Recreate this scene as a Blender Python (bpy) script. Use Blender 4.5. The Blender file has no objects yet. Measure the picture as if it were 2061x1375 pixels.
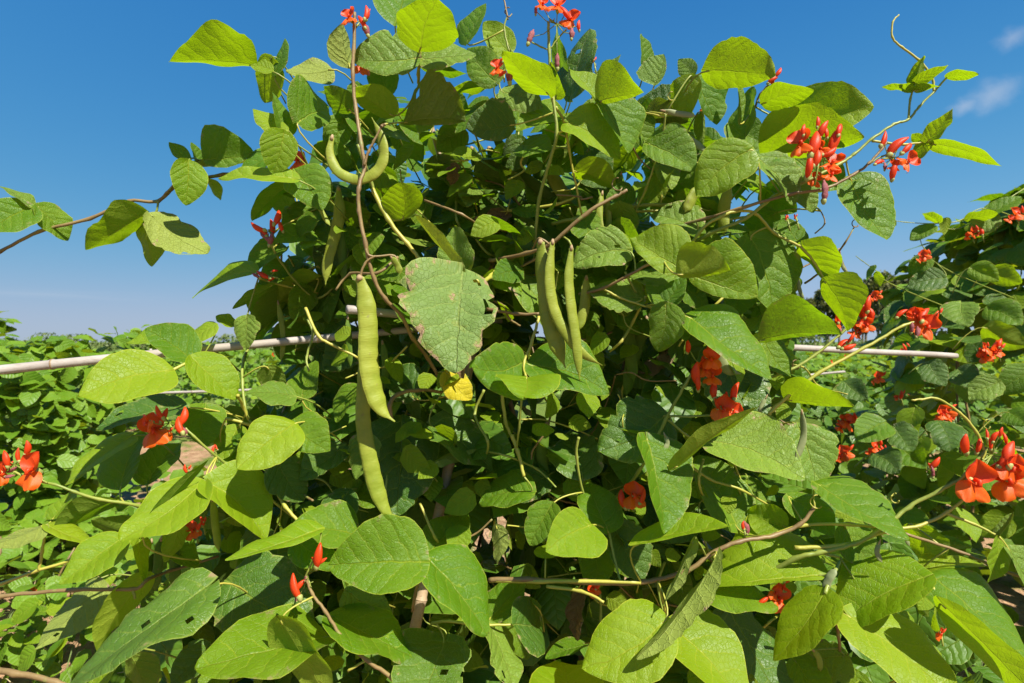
import bpy, math, random
from mathutils import Vector, Matrix
random.seed(7)
S = bpy.context.scene
C = S.collection

# ------------------------------------------------------------------ camera
F = 1145.0            # focal length in photograph pixels (20 mm lens on a 36 mm wide sensor)
CX, CY = 1030.5, 687.5
CZ = 1.30             # eye height
cam_d = bpy.data.cameras.new('camera'); cam = bpy.data.objects.new('camera', cam_d); C.objects.link(cam)
cam.location = (0, 0, CZ); cam.rotation_euler = (math.radians(90), 0, 0)
cam_d.sensor_width = 36; cam_d.lens = 36 * F / 2061.0
cam_d.clip_start = 0.02; cam_d.clip_end = 2000
cam_d.dof.use_dof = True; cam_d.dof.focus_distance = 1.02; cam_d.dof.aperture_fstop = 7.0
S.camera = cam

# ------------------------------------------------------------------ sky and sun
TOSUN = Vector((0.50, -0.59, 0.92)).normalized()
EL = math.asin(TOSUN.z); AZ = math.atan2(TOSUN.x, TOSUN.y)
W = bpy.data.worlds.new('World'); S.world = W; W.use_nodes = True
nt = W.node_tree; N = nt.nodes; LK = nt.links
for n in list(N): N.remove(n)
out = N.new('ShaderNodeOutputWorld'); bg = N.new('ShaderNodeBackground'); LK.new(bg.outputs[0], out.inputs[0])
sky = N.new('ShaderNodeTexSky'); sky.sky_type = 'NISHITA'; sky.sun_disc = False
sky.sun_elevation = EL; sky.sun_rotation = -AZ; sky.altitude = 0; sky.air_density = 1.0; sky.dust_density = 0.0; sky.ozone_density = 4.0
tc = N.new('ShaderNodeTexCoord')
def wmath(op, a, b=None, c=None):
    m = N.new('ShaderNodeMath'); m.operation = op
    for k, v in enumerate((a, b, c)):
        if v is None: continue
        if isinstance(v, (int, float)): m.inputs[k].default_value = v
        else: LK.new(v, m.inputs[k])
    return m.outputs[0]
def cloud_mask(direction, radius, scale, stretch, lo, hi):
    d = Vector(direction).normalized()
    nrm = N.new('ShaderNodeVectorMath'); nrm.operation = 'NORMALIZE'; LK.new(tc.outputs['Generated'], nrm.inputs[0])
    sub = N.new('ShaderNodeVectorMath'); sub.operation = 'SUBTRACT'; LK.new(nrm.outputs[0], sub.inputs[0]); sub.inputs[1].default_value = d
    mul = N.new('ShaderNodeVectorMath'); mul.operation = 'MULTIPLY'; LK.new(sub.outputs[0], mul.inputs[0]); mul.inputs[1].default_value = stretch
    ln = N.new('ShaderNodeVectorMath'); ln.operation = 'LENGTH'; LK.new(mul.outputs[0], ln.inputs[0])
    fall = wmath('SUBTRACT', 1.0, wmath('DIVIDE', ln.outputs['Value'], radius))
    fall = wmath('MAXIMUM', fall, 0.0)
    nz = N.new('ShaderNodeTexNoise'); nz.inputs['Scale'].default_value = scale; nz.inputs['Detail'].default_value = 5; nz.inputs['Roughness'].default_value = 0.55
    LK.new(mul.outputs[0], nz.inputs['Vector'])
    v = wmath('ADD', wmath('MULTIPLY', fall, 0.55), wmath('MULTIPLY', nz.outputs['Fac'], 0.75))
    mr = N.new('ShaderNodeMapRange'); mr.interpolation_type = 'SMOOTHSTEP'
    LK.new(v, mr.inputs['Value']); mr.inputs['From Min'].default_value = lo; mr.inputs['From Max'].default_value = hi
    mr.inputs['To Max'].default_value = 1.0
    return wmath('MULTIPLY', mr.outputs[0], wmath('MINIMUM', wmath('MULTIPLY', fall, 3.0), 1.0))
def pix_dir(x, y): return ((x - CX) / F, 1.0, (CY - y) / F)
masks = [cloud_mask(pix_dir(1995, 188), 0.045, 22, (1, 1, 1.3), 0.50, 1.0),
         cloud_mask(pix_dir(1940, 212), 0.028, 30, (1, 1, 1.5), 0.50, 1.0),
         cloud_mask(pix_dir(2035, 75), 0.030, 30, (1, 1, 1.3), 0.52, 1.1),
         cloud_mask(pix_dir(120, 592), 0.36, 6, (1, 1, 22), 0.60, 1.6)]
tot = masks[0]
for m in masks[1:]: tot = wmath('MAXIMUM', tot, m)
tot = wmath('MULTIPLY', tot, 0.33)
# the clear polarised blue of the photograph: one response curve per channel, the same over the whole sky
sep = N.new('ShaderNodeSeparateColor'); LK.new(sky.outputs[0], sep.inputs[0]); comb = N.new('ShaderNodeCombineColor')
for ch, (a, p) in enumerate(((.235, 1.50), (.80, .85), (1.84, .53))):
    v = wmath('MULTIPLY', wmath('POWER', sep.outputs[ch], p), a); c = (2.5, 3.35, 4.9)[ch]
    LK.new(wmath('DIVIDE', v, wmath('POWER', wmath('ADD', 1.0, wmath('POWER', wmath('DIVIDE', v, c), 3.0)), 1 / 3)), comb.inputs[ch])
mix = N.new('ShaderNodeMix'); mix.data_type = 'RGBA'
LK.new(tot, mix.inputs[0]); LK.new(comb.outputs[0], mix.inputs[6]); mix.inputs[7].default_value = (4.4, 4.5, 4.8, 1)
LK.new(mix.outputs[2], bg.inputs[0]); bg.inputs[1].default_value = 0.078

sun_d = bpy.data.lights.new('sun', 'SUN'); sun_d.energy = 4.9; sun_d.angle = math.radians(0.53); sun_d.color = (1.0, 0.94, 0.84)
sun = bpy.data.objects.new('sun', sun_d); C.objects.link(sun)
sun.rotation_euler = TOSUN.to_track_quat('Z', 'Y').to_euler()
vs = S.view_settings; vs.view_transform = 'Standard'; vs.look = 'None'; vs.gamma = 1; vs.use_curve_mapping = False; vs.exposure = 1.14

# ------------------------------------------------------------------ helpers
def P(x, y, Y): return Vector(((x - CX) / F * Y, Y, CZ + (CY - y) / F * Y))
def tag(o, label=None, cat=None, group=None, kind=None):
    if label: o['label'] = label
    if cat: o['category'] = cat
    if group: o['group'] = group
    if kind: o['kind'] = kind
    return o
def empty(name, loc, label, cat, group=None):
    o = bpy.data.objects.new(name, None); C.objects.link(o); o.location = loc; o.empty_display_size = 0.1
    return tag(o, label, cat, group)
class MB:
    """collects geometry; build() links it as one mesh object"""
    def __init__(s): s.v = []; s.f = []; s.m = []; s.uv = []; s.at = []; s.mi = 0
    def add(s, verts, faces, uv=None, at=None):
        o = len(s.v); s.v += [tuple(p) for p in verts]
        s.f += [tuple(i + o for i in f) for f in faces]; s.m += [s.mi] * len(faces)
        s.uv += uv if uv else [(0.0, 0.0)] * len(verts)
        s.at += at if at else [(0.0, 0.5)] * len(verts)
    def mesh(s, name, mats, smooth=True):
        me = bpy.data.meshes.new(name); me.from_pydata(s.v, [], s.f)
        ul = me.uv_layers.new(name='UVMap'); li = [0] * len(me.loops); me.loops.foreach_get('vertex_index', li)
        ul.data.foreach_set('uv', [c for i in li for c in s.uv[i]])
        a = me.attributes.new('edge', 'FLOAT', 'POINT'); a.data.foreach_set('value', [x[0] for x in s.at])
        a = me.attributes.new('rnd', 'FLOAT', 'POINT'); a.data.foreach_set('value', [x[1] for x in s.at])
        for mt in (mats if isinstance(mats, (list, tuple)) else [mats]): me.materials.append(mt)
        me.polygons.foreach_set('material_index', s.m)
        if smooth: me.polygons.foreach_set('use_smooth', [True] * len(s.f))
        me.update(); return me
    def build(s, name, mats, parent=None, smooth=True):
        return link(name, s.mesh(name, mats, smooth), parent)
def link(name, me, parent=None, M=None):
    o = bpy.data.objects.new(name, me); C.objects.link(o)
    if parent: o.parent = parent
    if M is not None: o.matrix_local = M
    return o
def spline(pts, sub=5):
    """Catmull-Rom through points, each a list of numbers"""
    n = len(pts)
    if n < 3: sub = max(sub, 2)
    r = []
    for i in range(n - 1):
        p0, p1, p2, p3 = pts[max(i-1, 0)], pts[i], pts[i+1], pts[min(i+2, n-1)]
        for k in range(sub):
            t = k / sub
            r.append([0.5*((2*b)+(c-a)*t+(2*a-5*b+4*c-d)*t*t+(3*b-a-3*c+d)*t**3) for a, b, c, d in zip(p0, p1, p2, p3)])
    r.append(list(pts[-1])); return r
def frames(pts):
    """parallel transport frames"""
    T = []
    for i in range(len(pts)):
        a, b = pts[max(i-1, 0)], pts[min(i+1, len(pts)-1)]
        d = (b - a); T.append(d.normalized() if d.length > 1e-9 else Vector((0, 0, 1)))
    up = Vector((0, -1, 0)) if abs(T[0].y) < 0.9 else Vector((1, 0, 0))
    u = (up - T[0] * up.dot(T[0])).normalized(); R = []
    for t in T:
        u = (u - t * u.dot(t)).normalized(); R.append((t, u, t.cross(u)))
    return R
def tube(mb, pts, rad, sides=6, flat=None, rnd=0.5, cap=True):
    """pts: Vectors; rad: radii; flat: (sx, sy) squash in the frame"""
    R = frames(pts); V = []; Fc = []; uv = []; n = len(pts); ln = 0
    for i, p in enumerate(pts):
        if i: ln += (pts[i] - pts[i-1]).length
        t, u, w = R[i]; r = rad[i]
        for k in range(sides):
            a = 2 * math.pi * k / sides
            sx, sy = flat if flat else (1, 1)
            V.append(p + u * (math.cos(a) * r * sx) + w * (math.sin(a) * r * sy)); uv.append((k / sides, ln))
    for i in range(n - 1):
        for k in range(sides):
            k2 = (k + 1) % sides
            Fc.append((i*sides+k, i*sides+k2, (i+1)*sides+k2, (i+1)*sides+k))
    if cap:
        Fc.append(tuple(reversed(range(sides)))); Fc.append(tuple((n-1)*sides+k for k in range(sides)))
    mb.add(V, Fc, uv, [(0.0, rnd)] * len(V))

# ------------------------------------------------------------------ materials
class NT:
    def __init__(s, name):
        s.m = bpy.data.materials.new(name); s.m.use_nodes = True; s.t = s.m.node_tree
        for n in list(s.t.nodes): s.t.nodes.remove(n)
        s.out = s.t.nodes.new('ShaderNodeOutputMaterial')
    def n(s, typ, ins=None, **kw):
        nd = s.t.nodes.new('ShaderNode' + typ)
        for k, v in kw.items(): setattr(nd, k, v)
        for k, v in (ins or {}).items():
            i = nd.inputs[k]
            if hasattr(v, 'is_output'): s.t.links.new(v, i)
            else: i.default_value = v
        return nd
    def math(s, op, a, b=0.0, clamp=False):
        return s.n('Math', {0: a, 1: b}, operation=op, use_clamp=clamp).outputs[0]
    def mix(s, f, a, b):
        nd = s.n('Mix', {0: f, 6: a, 7: b}, data_type='RGBA'); return nd.outputs[2]
    def ramp(s, v, a, b, lo=0.0, hi=1.0):
        return s.n('MapRange', {'Value': v, 'From Min': a, 'From Max': b, 'To Min': lo, 'To Max': hi}, interpolation_type='SMOOTHSTEP').outputs[0]
def rgb(r, g, b): return (r, g, b, 1)
def leaf_material(name, ca, cb, under, vein, trans, tfac, rough=0.46, damage=0.0, relief=1.0, spec=0.32, fine=True, dshift=0.0):
    q = NT(name)
    uv = q.n('UVMap', uv_map='UVMap').outputs[0]
    xyz = q.n('SeparateXYZ', {0: uv}); U, V = xyz.outputs[0], xyz.outputs[1]
    rnd0 = q.n('Attribute', attribute_name='rnd').outputs['Fac']; edge = q.n('Attribute', attribute_name='edge').outputs['Fac']
    orn = q.n('ObjectInfo').outputs['Random']
    rnd = q.math('FRACT', q.math('ADD', rnd0, orn))
    obj = q.n('TexCoord').outputs['Object']
    seed = q.n('CombineXYZ', {0: rnd, 1: rnd0, 2: orn}).outputs[0]
    sv = q.n('VectorMath', {0: uv, 1: q.n('VectorMath', {0: seed, 'Scale': 37.0}, operation='SCALE').outputs[0]}, operation='ADD').outputs[0]
    wob = q.n('TexNoise', {'Vector': sv, 'Scale': 5.0, 'Detail': 2.0}).outputs['Fac']
    wob2 = q.n('TexNoise', {'Vector': sv, 'Scale': 16.0, 'Detail': 2.0}).outputs['Fac']
    wobc = q.math('ADD', q.math('MULTIPLY', q.math('SUBTRACT', wob, 0.5), 0.17), q.math('MULTIPLY', q.math('SUBTRACT', wob2, 0.5), 0.035))
    ax = q.math('ABSOLUTE', q.math('ADD', U, q.math('MULTIPLY', wobc, 0.35)))
    s_ = q.math('ADD', q.math('SUBTRACT', V, q.math('MULTIPLY', q.math('POWER', ax, 1.15), 0.92)), wobc)
    side = q.math('MULTIPLY', q.math('GREATER_THAN', U, 0.0), q.ramp(s_, 0.04, 0.12, 0.0, 0.38))
    ph = q.math('ADD', q.math('MULTIPLY', s_, 5.2), side)
    fr = q.math('FRACT', q.math('ADD', ph, 100.0))
    dist = q.math('SUBTRACT', 0.5, q.math('ABSOLUTE', q.math('SUBTRACT', fr, 0.5)))       # 0 on a side vein
    pos = q.math('GREATER_THAN', s_, -0.045)
    thin = q.ramp(edge, 0.15, 1.0, 0.055, 0.020)
    lat = q.math('MULTIPLY', q.math('SUBTRACT', 1.0, q.math('DIVIDE', dist, thin), True), pos)
    mid = q.math('SUBTRACT', 1.0, q.math('DIVIDE', ax, q.ramp(V, 0.0, 1.0, 0.017, 0.004)), True)
    veins = q.math('MAXIMUM', q.math('MULTIPLY', lat, 0.75), mid)
    if fine:
        vor = q.n('TexVoronoi', {'Vector': sv, 'Scale': 21.0}, feature='DISTANCE_TO_EDGE').outputs['Distance']
        net = q.ramp(vor, 0.0, 0.09, 1.0, 0.0)
        vor2 = q.n('TexVoronoi', {'Vector': sv, 'Scale': 60.0}, feature='DISTANCE_TO_EDGE').outputs['Distance']
        net2 = q.ramp(vor2, 0.0, 0.14, 1.0, 0.0)
        allv = q.math('MAXIMUM', veins, q.math('MULTIPLY', net, 0.14))
    else: allv = veins
    # colours
    patch = q.n('TexNoise', {'Vector': sv, 'Scale': 3.0, 'Detail': 4.0, 'Roughness': 0.6}).outputs['Fac']
    f = q.math('ADD', q.math('MULTIPLY', rnd, 0.75), q.math('MULTIPLY', q.math('SUBTRACT', patch, 0.45), 0.9), True)
    base = q.mix(f, ca, cb)
    base = q.mix(q.math('MULTIPLY', allv, 0.55), base, vein)
    marg = q.ramp(edge, 0.955, 1.0)
    base = q.mix(q.math('MULTIPLY', marg, 0.7), base, vein)
    und = q.mix(q.math('MULTIPLY', allv, 0.5), q.mix(f, under, q.mix(0.35, under, cb)), vein)
    back = q.n('NewGeometry').outputs['Backfacing']                                         # the leaf's own underside
    col = q.mix(back, base, und); tcol = trans
    tcol = q.mix(q.math('MULTIPLY', allv, 0.35), q.mix(f, trans, q.mix(0.45, trans, ca)), rgb(0.30, 0.34, 0.03))
    if damage > 0:
        dn = q.n('TexNoise', {'Vector': sv, 'Scale': 7.0, 'Detail': 6.0, 'Roughness': 0.65}).outputs['Fac']
        dm = q.math('ADD', q.math('ADD', dn, dshift), q.ramp(edge, 0.55, 1.0, 0.0, 0.13))
        dmk = q.math('MULTIPLY', q.ramp(dm, 0.70, 0.76), damage)
        halo = q.math('MULTIPLY', q.ramp(dm, 0.62, 0.72), damage * 0.6)
        sp = q.n('TexVoronoi', {'Vector': sv, 'Scale': 15.0}).outputs['Distance']
        speck = q.math('MULTIPLY', q.ramp(sp, 0.05, 0.14, 1.0, 0.0), q.ramp(patch, 0.52, 0.6, 0.0, damage))
        col = q.mix(halo, col, rgb(0.22, 0.26, 0.05))
        col = q.mix(dmk, col, rgb(0.33, 0.23, 0.13)); col = q.mix(speck, col, rgb(0.30, 0.28, 0.10))
        tcol = q.mix(dmk, tcol, rgb(0.16, 0.09, 0.03))
    # relief: quilted between the veins, sunk veins above
    quilt = q.math('MULTIPLY', q.math('POWER', q.math('MULTIPLY', dist, 2.0), 0.5), pos)
    h = q.math('MULTIPLY', quilt, 0.62)
    h = q.math('SUBTRACT', h, q.math('MULTIPLY', mid, 0.5))
    if fine:
        h = q.math('SUBTRACT', h, q.math('MULTIPLY', net, 0.17)); h = q.math('SUBTRACT', h, q.math('MULTIPLY', net2, 0.05))
        pn = q.n('TexNoise', {'Vector': sv, 'Scale': 13.0, 'Detail': 3.0}).outputs['Fac']
        h = q.math('ADD', h, q.math('MULTIPLY', pn, 0.7))
    bump = q.n('Bump', {'Height': h, 'Strength': 0.85 * relief, 'Distance': 0.0030}).outputs[0]
    pr = q.n('BsdfPrincipled', {'Base Color': col, 'Roughness': rough, 'Specular IOR Level': spec, 'Normal': bump})
    rr = q.ramp(patch, 0.3, 0.7, rough - 0.06, rough + 0.1); q.t.links.new(q.math('ADD', rr, q.math('MULTIPLY', back, 0.15)), pr.inputs['Roughness'])
    tr = q.n('BsdfTranslucent', {'Color': tcol, 'Normal': bump})
    mx = q.n('MixShader', {0: tfac, 1: pr.outputs[0], 2: tr.outputs[0]})
    q.t.links.new(mx.outputs[0], q.out.inputs[0]); return q.m
M = {}
M['m'] = leaf_material('leaf_mature', rgb(0.067, 0.165, 0.0036), rgb(0.146, 0.245, 0.0072), rgb(0.162, 0.230, 0.0240), rgb(0.346, 0.410, 0.0300), rgb(.25, .46, .003), .42, damage=.45)
M['y'] = leaf_material('leaf_young', rgb(0.140, 0.250, 0.0048), rgb(0.232, 0.325, 0.0096), rgb(0.227, 0.300, 0.0270), rgb(0.432, 0.460, 0.0360), rgb(.37, .57, .002), .44, relief=.8)
M['o'] = leaf_material('leaf_old', rgb(0.043, 0.110, 0.0072), rgb(0.092, 0.170, 0.0168), rgb(0.140, 0.190, 0.0300), rgb(0.259, 0.330, 0.0480), rgb(0.194, 0.290, 0.0048), .28, rough=.42, damage=.8, relief=1.2, spec=.40)
M['p'] = leaf_material('leaf_pale', rgb(0.113, 0.205, 0.0192), rgb(0.173, 0.265, 0.0270), rgb(0.238, 0.290, 0.0540), rgb(0.378, 0.440, 0.0660), rgb(0.324, 0.420, 0.0090), .30, rough=.45, damage=.9, relief=1.2, spec=.3)
M['q'] = leaf_material('leaf_weathered', rgb(.115, .195, .040), rgb(.165, .245, .060), rgb(.22, .28, .09), rgb(.34, .42, .12), rgb(.28, .38, .015), .28, rough=.5, damage=1.0, relief=1.5, spec=.25, dshift=.055)
M['x'] = leaf_material('leaf_yellowing', rgb(.45, .42, .01), rgb(.62, .50, .02), rgb(.5, .45, .04), rgb(.62, .58, .1), rgb(.65, .52, .01), .40, damage=.9)
M['b'] = leaf_material('leaf_dead', rgb(.16, .10, .045), rgb(.30, .21, .10), rgb(.30, .22, .12), rgb(.34, .26, .14), rgb(.24, .13, .03), .22, damage=.9, relief=1.6, rough=.7, spec=.1)
M['far'] = leaf_material('leaf_background', rgb(0.077, 0.180, 0.0084), rgb(0.165, 0.285, 0.0168), rgb(0.176, 0.250, 0.0360), rgb(0.308, 0.380, 0.0480), rgb(0.374, 0.460, 0.0072), .36, fine=False)
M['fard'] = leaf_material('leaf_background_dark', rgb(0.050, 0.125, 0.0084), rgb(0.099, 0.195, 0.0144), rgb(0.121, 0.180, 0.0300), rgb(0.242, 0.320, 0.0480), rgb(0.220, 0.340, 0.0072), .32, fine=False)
def simple_mat(name, c1, c2, scale=20, rough=.5, bump=.15, bscale=60, spec=.4, trans=None, tf=0.0, stretch=(1, 1, 1), c3=None, dist=.001):
    q = NT(name); ob = q.n('TexCoord').outputs['Object']
    mp = q.n('Mapping', {'Vector': ob, 'Scale': stretch}).outputs[0]
    orn = q.n('ObjectInfo').outputs['Random']
    mp = q.n('VectorMath', {0: mp, 1: q.n('CombineXYZ', {0: q.math('MULTIPLY', orn, 9.0)}).outputs[0]}, operation='ADD').outputs[0]
    nz = q.n('TexNoise', {'Vector': mp, 'Scale': scale, 'Detail': 4.0, 'Roughness': .6}).outputs['Fac']
    col = q.mix(q.ramp(nz, .3, .7), c1, c2)
    if c3:
        nz3 = q.n('TexNoise', {'Vector': mp, 'Scale': scale * 3.1, 'Detail': 3.0}).outputs['Fac']
        col = q.mix(q.ramp(nz3, .58, .72), col, c3)
    nb = q.n('TexNoise', {'Vector': mp, 'Scale': bscale, 'Detail': 3.0}).outputs['Fac']
    bp = q.n('Bump', {'Height': nb, 'Strength': bump, 'Distance': dist}).outputs[0]
    pr = q.n('BsdfPrincipled', {'Base Color': col, 'Roughness': rough, 'Specular IOR Level': spec, 'Normal': bp})
    if trans:
        tr = q.n('BsdfTranslucent', {'Color': trans, 'Normal': bp})
        mx = q.n('MixShader', {0: tf, 1: pr.outputs[0], 2: tr.outputs[0]}); q.t.links.new(mx.outputs[0], q.out.inputs[0])
    else: q.t.links.new(pr.outputs[0], q.out.inputs[0])
    return q.m
M['stem'] = simple_mat('stem_green', rgb(0.153, 0.202, 0.0280), rgb(0.243, 0.273, 0.0480), 18, .45, .3, 300)
M['stemy'] = simple_mat('stem_yellow', rgb(0.270, 0.281, 0.0350), rgb(0.360, 0.323, 0.0560), 18, .45, .3, 300)
M['stemb'] = simple_mat('stem_brown', rgb(0.145, 0.090, 0.0360), rgb(0.221, 0.156, 0.0600), 16, .5, .4, 300, c3=rgb(0.178, 0.189, 0.0480))


M['podg'] = simple_mat('pod_grey', rgb(0.160, 0.192, 0.0770), rgb(0.216, 0.240, 0.1050), 30, .55, .4, 150)
M['red'] = simple_mat('petal_red', rgb(.66, .040, .008), rgb(.78, .085, .010), 45, .42, .2, 150, trans=rgb(.8, .10, .01), tf=.42)
M['orange'] = simple_mat('petal_orange', rgb(.74, .085, .006), rgb(.82, .15, .008), 45, .45, .25, 150, trans=rgb(.9, .22, .01), tf=.42)
M['wither'] = simple_mat('petal_withered', rgb(.10, .015, .022), rgb(.36, .10, .10), 150, .6, .6, 300)
M['calyx'] = simple_mat('calyx_green', rgb(.22, .26, .07), rgb(.30, .30, .09), 60, .5, .2, 200)
M['brown'] = simple_mat('dry_brown', rgb(.20, .13, .06), rgb(.34, .24, .13), 30, .7, .5, 150)
def pod_mat(name, a, b, seam, tr, spec):
    q = NT(name); uv = q.n('UVMap', uv_map='UVMap').outputs[0]; ob = q.n('TexCoord').outputs['Object']
    x = q.n('SeparateXYZ', {0: uv}); u, t = x.outputs[0], x.outputs[1]
    nz = q.n('TexNoise', {'Vector': ob, 'Scale': 16.0, 'Detail': 5.0, 'Roughness': .65}).outputs['Fac']
    col = q.mix(q.ramp(nz, .3, .7), a, b)
    du = q.math('MINIMUM', q.math('ABSOLUTE', q.math('SUBTRACT', u, .25)), q.math('ABSOLUTE', q.math('SUBTRACT', u, .75)))
    sm = q.ramp(du, .015, .055, 1.0, 0.0); col = q.mix(q.math('MULTIPLY', sm, .65), col, seam)
    cv = q.n('CombineXYZ', {0: q.math('MULTIPLY', u, 5.0), 1: q.math('MULTIPLY', t, 85.0)}).outputs[0]
    rib = q.n('TexNoise', {'Vector': cv, 'Scale': 1.0, 'Detail': 3.0}).outputs['Fac']
    sp = q.n('TexNoise', {'Vector': ob, 'Scale': 130.0, 'Detail': 3.0}).outputs['Fac']
    col = q.mix(q.ramp(sp, .64, .74, 0.0, .6), col, rgb(.17, .15, .05)); col = q.mix(q.ramp(rib, .5, .8, 0.0, .25), col, seam)
    h = q.math('ADD', q.math('ADD', q.math('MULTIPLY', rib, .8), q.math('MULTIPLY', sm, .5)), q.math('MULTIPLY', sp, .35))
    bp = q.n('Bump', {'Height': h, 'Strength': .6, 'Distance': .0014}).outputs[0]
    pr = q.n('BsdfPrincipled', {'Base Color': col, 'Roughness': .52, 'Specular IOR Level': spec, 'Normal': bp})
    t2 = q.n('BsdfTranslucent', {'Color': tr, 'Normal': bp}); mx = q.n('MixShader', {0: .10, 1: pr.outputs[0], 2: t2.outputs[0]})
    q.t.links.new(mx.outputs[0], q.out.inputs[0]); return q.m
def cane_mat(name, a, b, c):
    q = NT(name); ob = q.n('TexCoord').outputs['UV']; ob2 = q.n('TexCoord').outputs['Object']
    mp = q.n('Mapping', {'Vector': ob2, 'Scale': (4, 60, 60)}).outputs[0]
    nz = q.n('TexNoise', {'Vector': ob2, 'Scale': 9.0, 'Detail': 5.0, 'Roughness': .65}).outputs['Fac']
    st = q.n('TexNoise', {'Vector': mp, 'Scale': 8.0, 'Detail': 3.0}).outputs['Fac']
    col = q.mix(q.ramp(nz, .35, .65), a, b); col = q.mix(q.math('MULTIPLY', q.ramp(st, .5, .75), .5), col, c)
    bp = q.n('Bump', {'Height': st, 'Strength': .25, 'Distance': .001}).outputs[0]
    pr = q.n('BsdfPrincipled', {'Base Color': col, 'Roughness': .5, 'Normal': bp, 'Specular IOR Level': .35}); q.t.links.new(pr.outputs[0], q.out.inputs[0]); return q.m
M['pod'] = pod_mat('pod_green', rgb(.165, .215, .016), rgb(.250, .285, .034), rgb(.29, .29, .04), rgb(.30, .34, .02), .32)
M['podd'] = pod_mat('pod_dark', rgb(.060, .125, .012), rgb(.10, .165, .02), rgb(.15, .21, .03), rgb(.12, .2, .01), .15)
M['cane'] = cane_mat('bamboo_bleached', rgb(.29, .255, .22), rgb(.37, .335, .295), rgb(.20, .16, .125))
M['caneb'] = cane_mat('bamboo_brown', rgb(0.240, 0.164, 0.0900), rgb(0.336, 0.242, 0.1500), rgb(0.152, 0.101, 0.0600))

# ------------------------------------------------------------------ ground
def ground_mat():
    q = NT('field_soil'); ob = q.n('TexCoord').outputs['Object']
    n1 = q.n('TexNoise', {'Vector': ob, 'Scale': 1.3, 'Detail': 6.0, 'Roughness': .65}).outputs['Fac']
    n2 = q.n('TexNoise', {'Vector': ob, 'Scale': 14.0, 'Detail': 6.0, 'Roughness': .7}).outputs['Fac']
    n3 = q.n('TexNoise', {'Vector': ob, 'Scale': 60.0, 'Detail': 4.0}).outputs['Fac']
    soil = q.mix(q.ramp(n2, .3, .7), rgb(.22, .125, .065), rgb(.42, .27, .155))
    grass = q.mix(q.ramp(n3, .35, .65), rgb(.06, .11, .018), rgb(.15, .19, .035))
    y = q.n('SeparateXYZ', {0: ob}).outputs[1]
    far = q.ramp(y, 5.0, 14.0, 0.0, .55)
    k = q.ramp(q.math('ADD', q.math('ADD', n1, q.math('MULTIPLY', n2, .25)), far), .66, .78)
    col = q.mix(k, soil, grass)
    bp = q.n('Bump', {'Height': q.math('ADD', n2, q.math('MULTIPLY', n3, .5)), 'Strength': .9, 'Distance': .03}).outputs[0]
    pr = q.n('BsdfPrincipled', {'Base Color': col, 'Roughness': .95, 'Specular IOR Level': .1, 'Normal': bp}); q.t.links.new(pr.outputs[0], q.out.inputs[0]); return q.m
mb = MB(); R_ = random.Random(3)
xs = [-900, -300, -100, -40, -20] + [-12 + i * .4 for i in range(61)] + [20, 40, 100, 300, 900]
ys = [-300, -60, -15, -6, -3] + [-1 + i * .4 for i in range(41)] + [20, 28, 40, 60, 100, 200, 400, 1200]
def gz(x, y):
    f = 1.0 if abs(x) < 13 and -1 < y < 16 else 0.0
    return f * (0.025 * math.sin(x * 2.3 + y * .9) + 0.02 * math.sin(y * 3.1 - x) + R_.uniform(-.012, .012))
V = [(x, y, gz(x, y)) for y in ys for x in xs]; nx = len(xs)
mb.add(V, [(j*nx+i, j*nx+i+1, (j+1)*nx+i+1, (j+1)*nx+i) for j in range(len(ys)-1) for i in range(nx-1)])
tag(mb.build('ground', ground_mat()), kind='structure')

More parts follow.
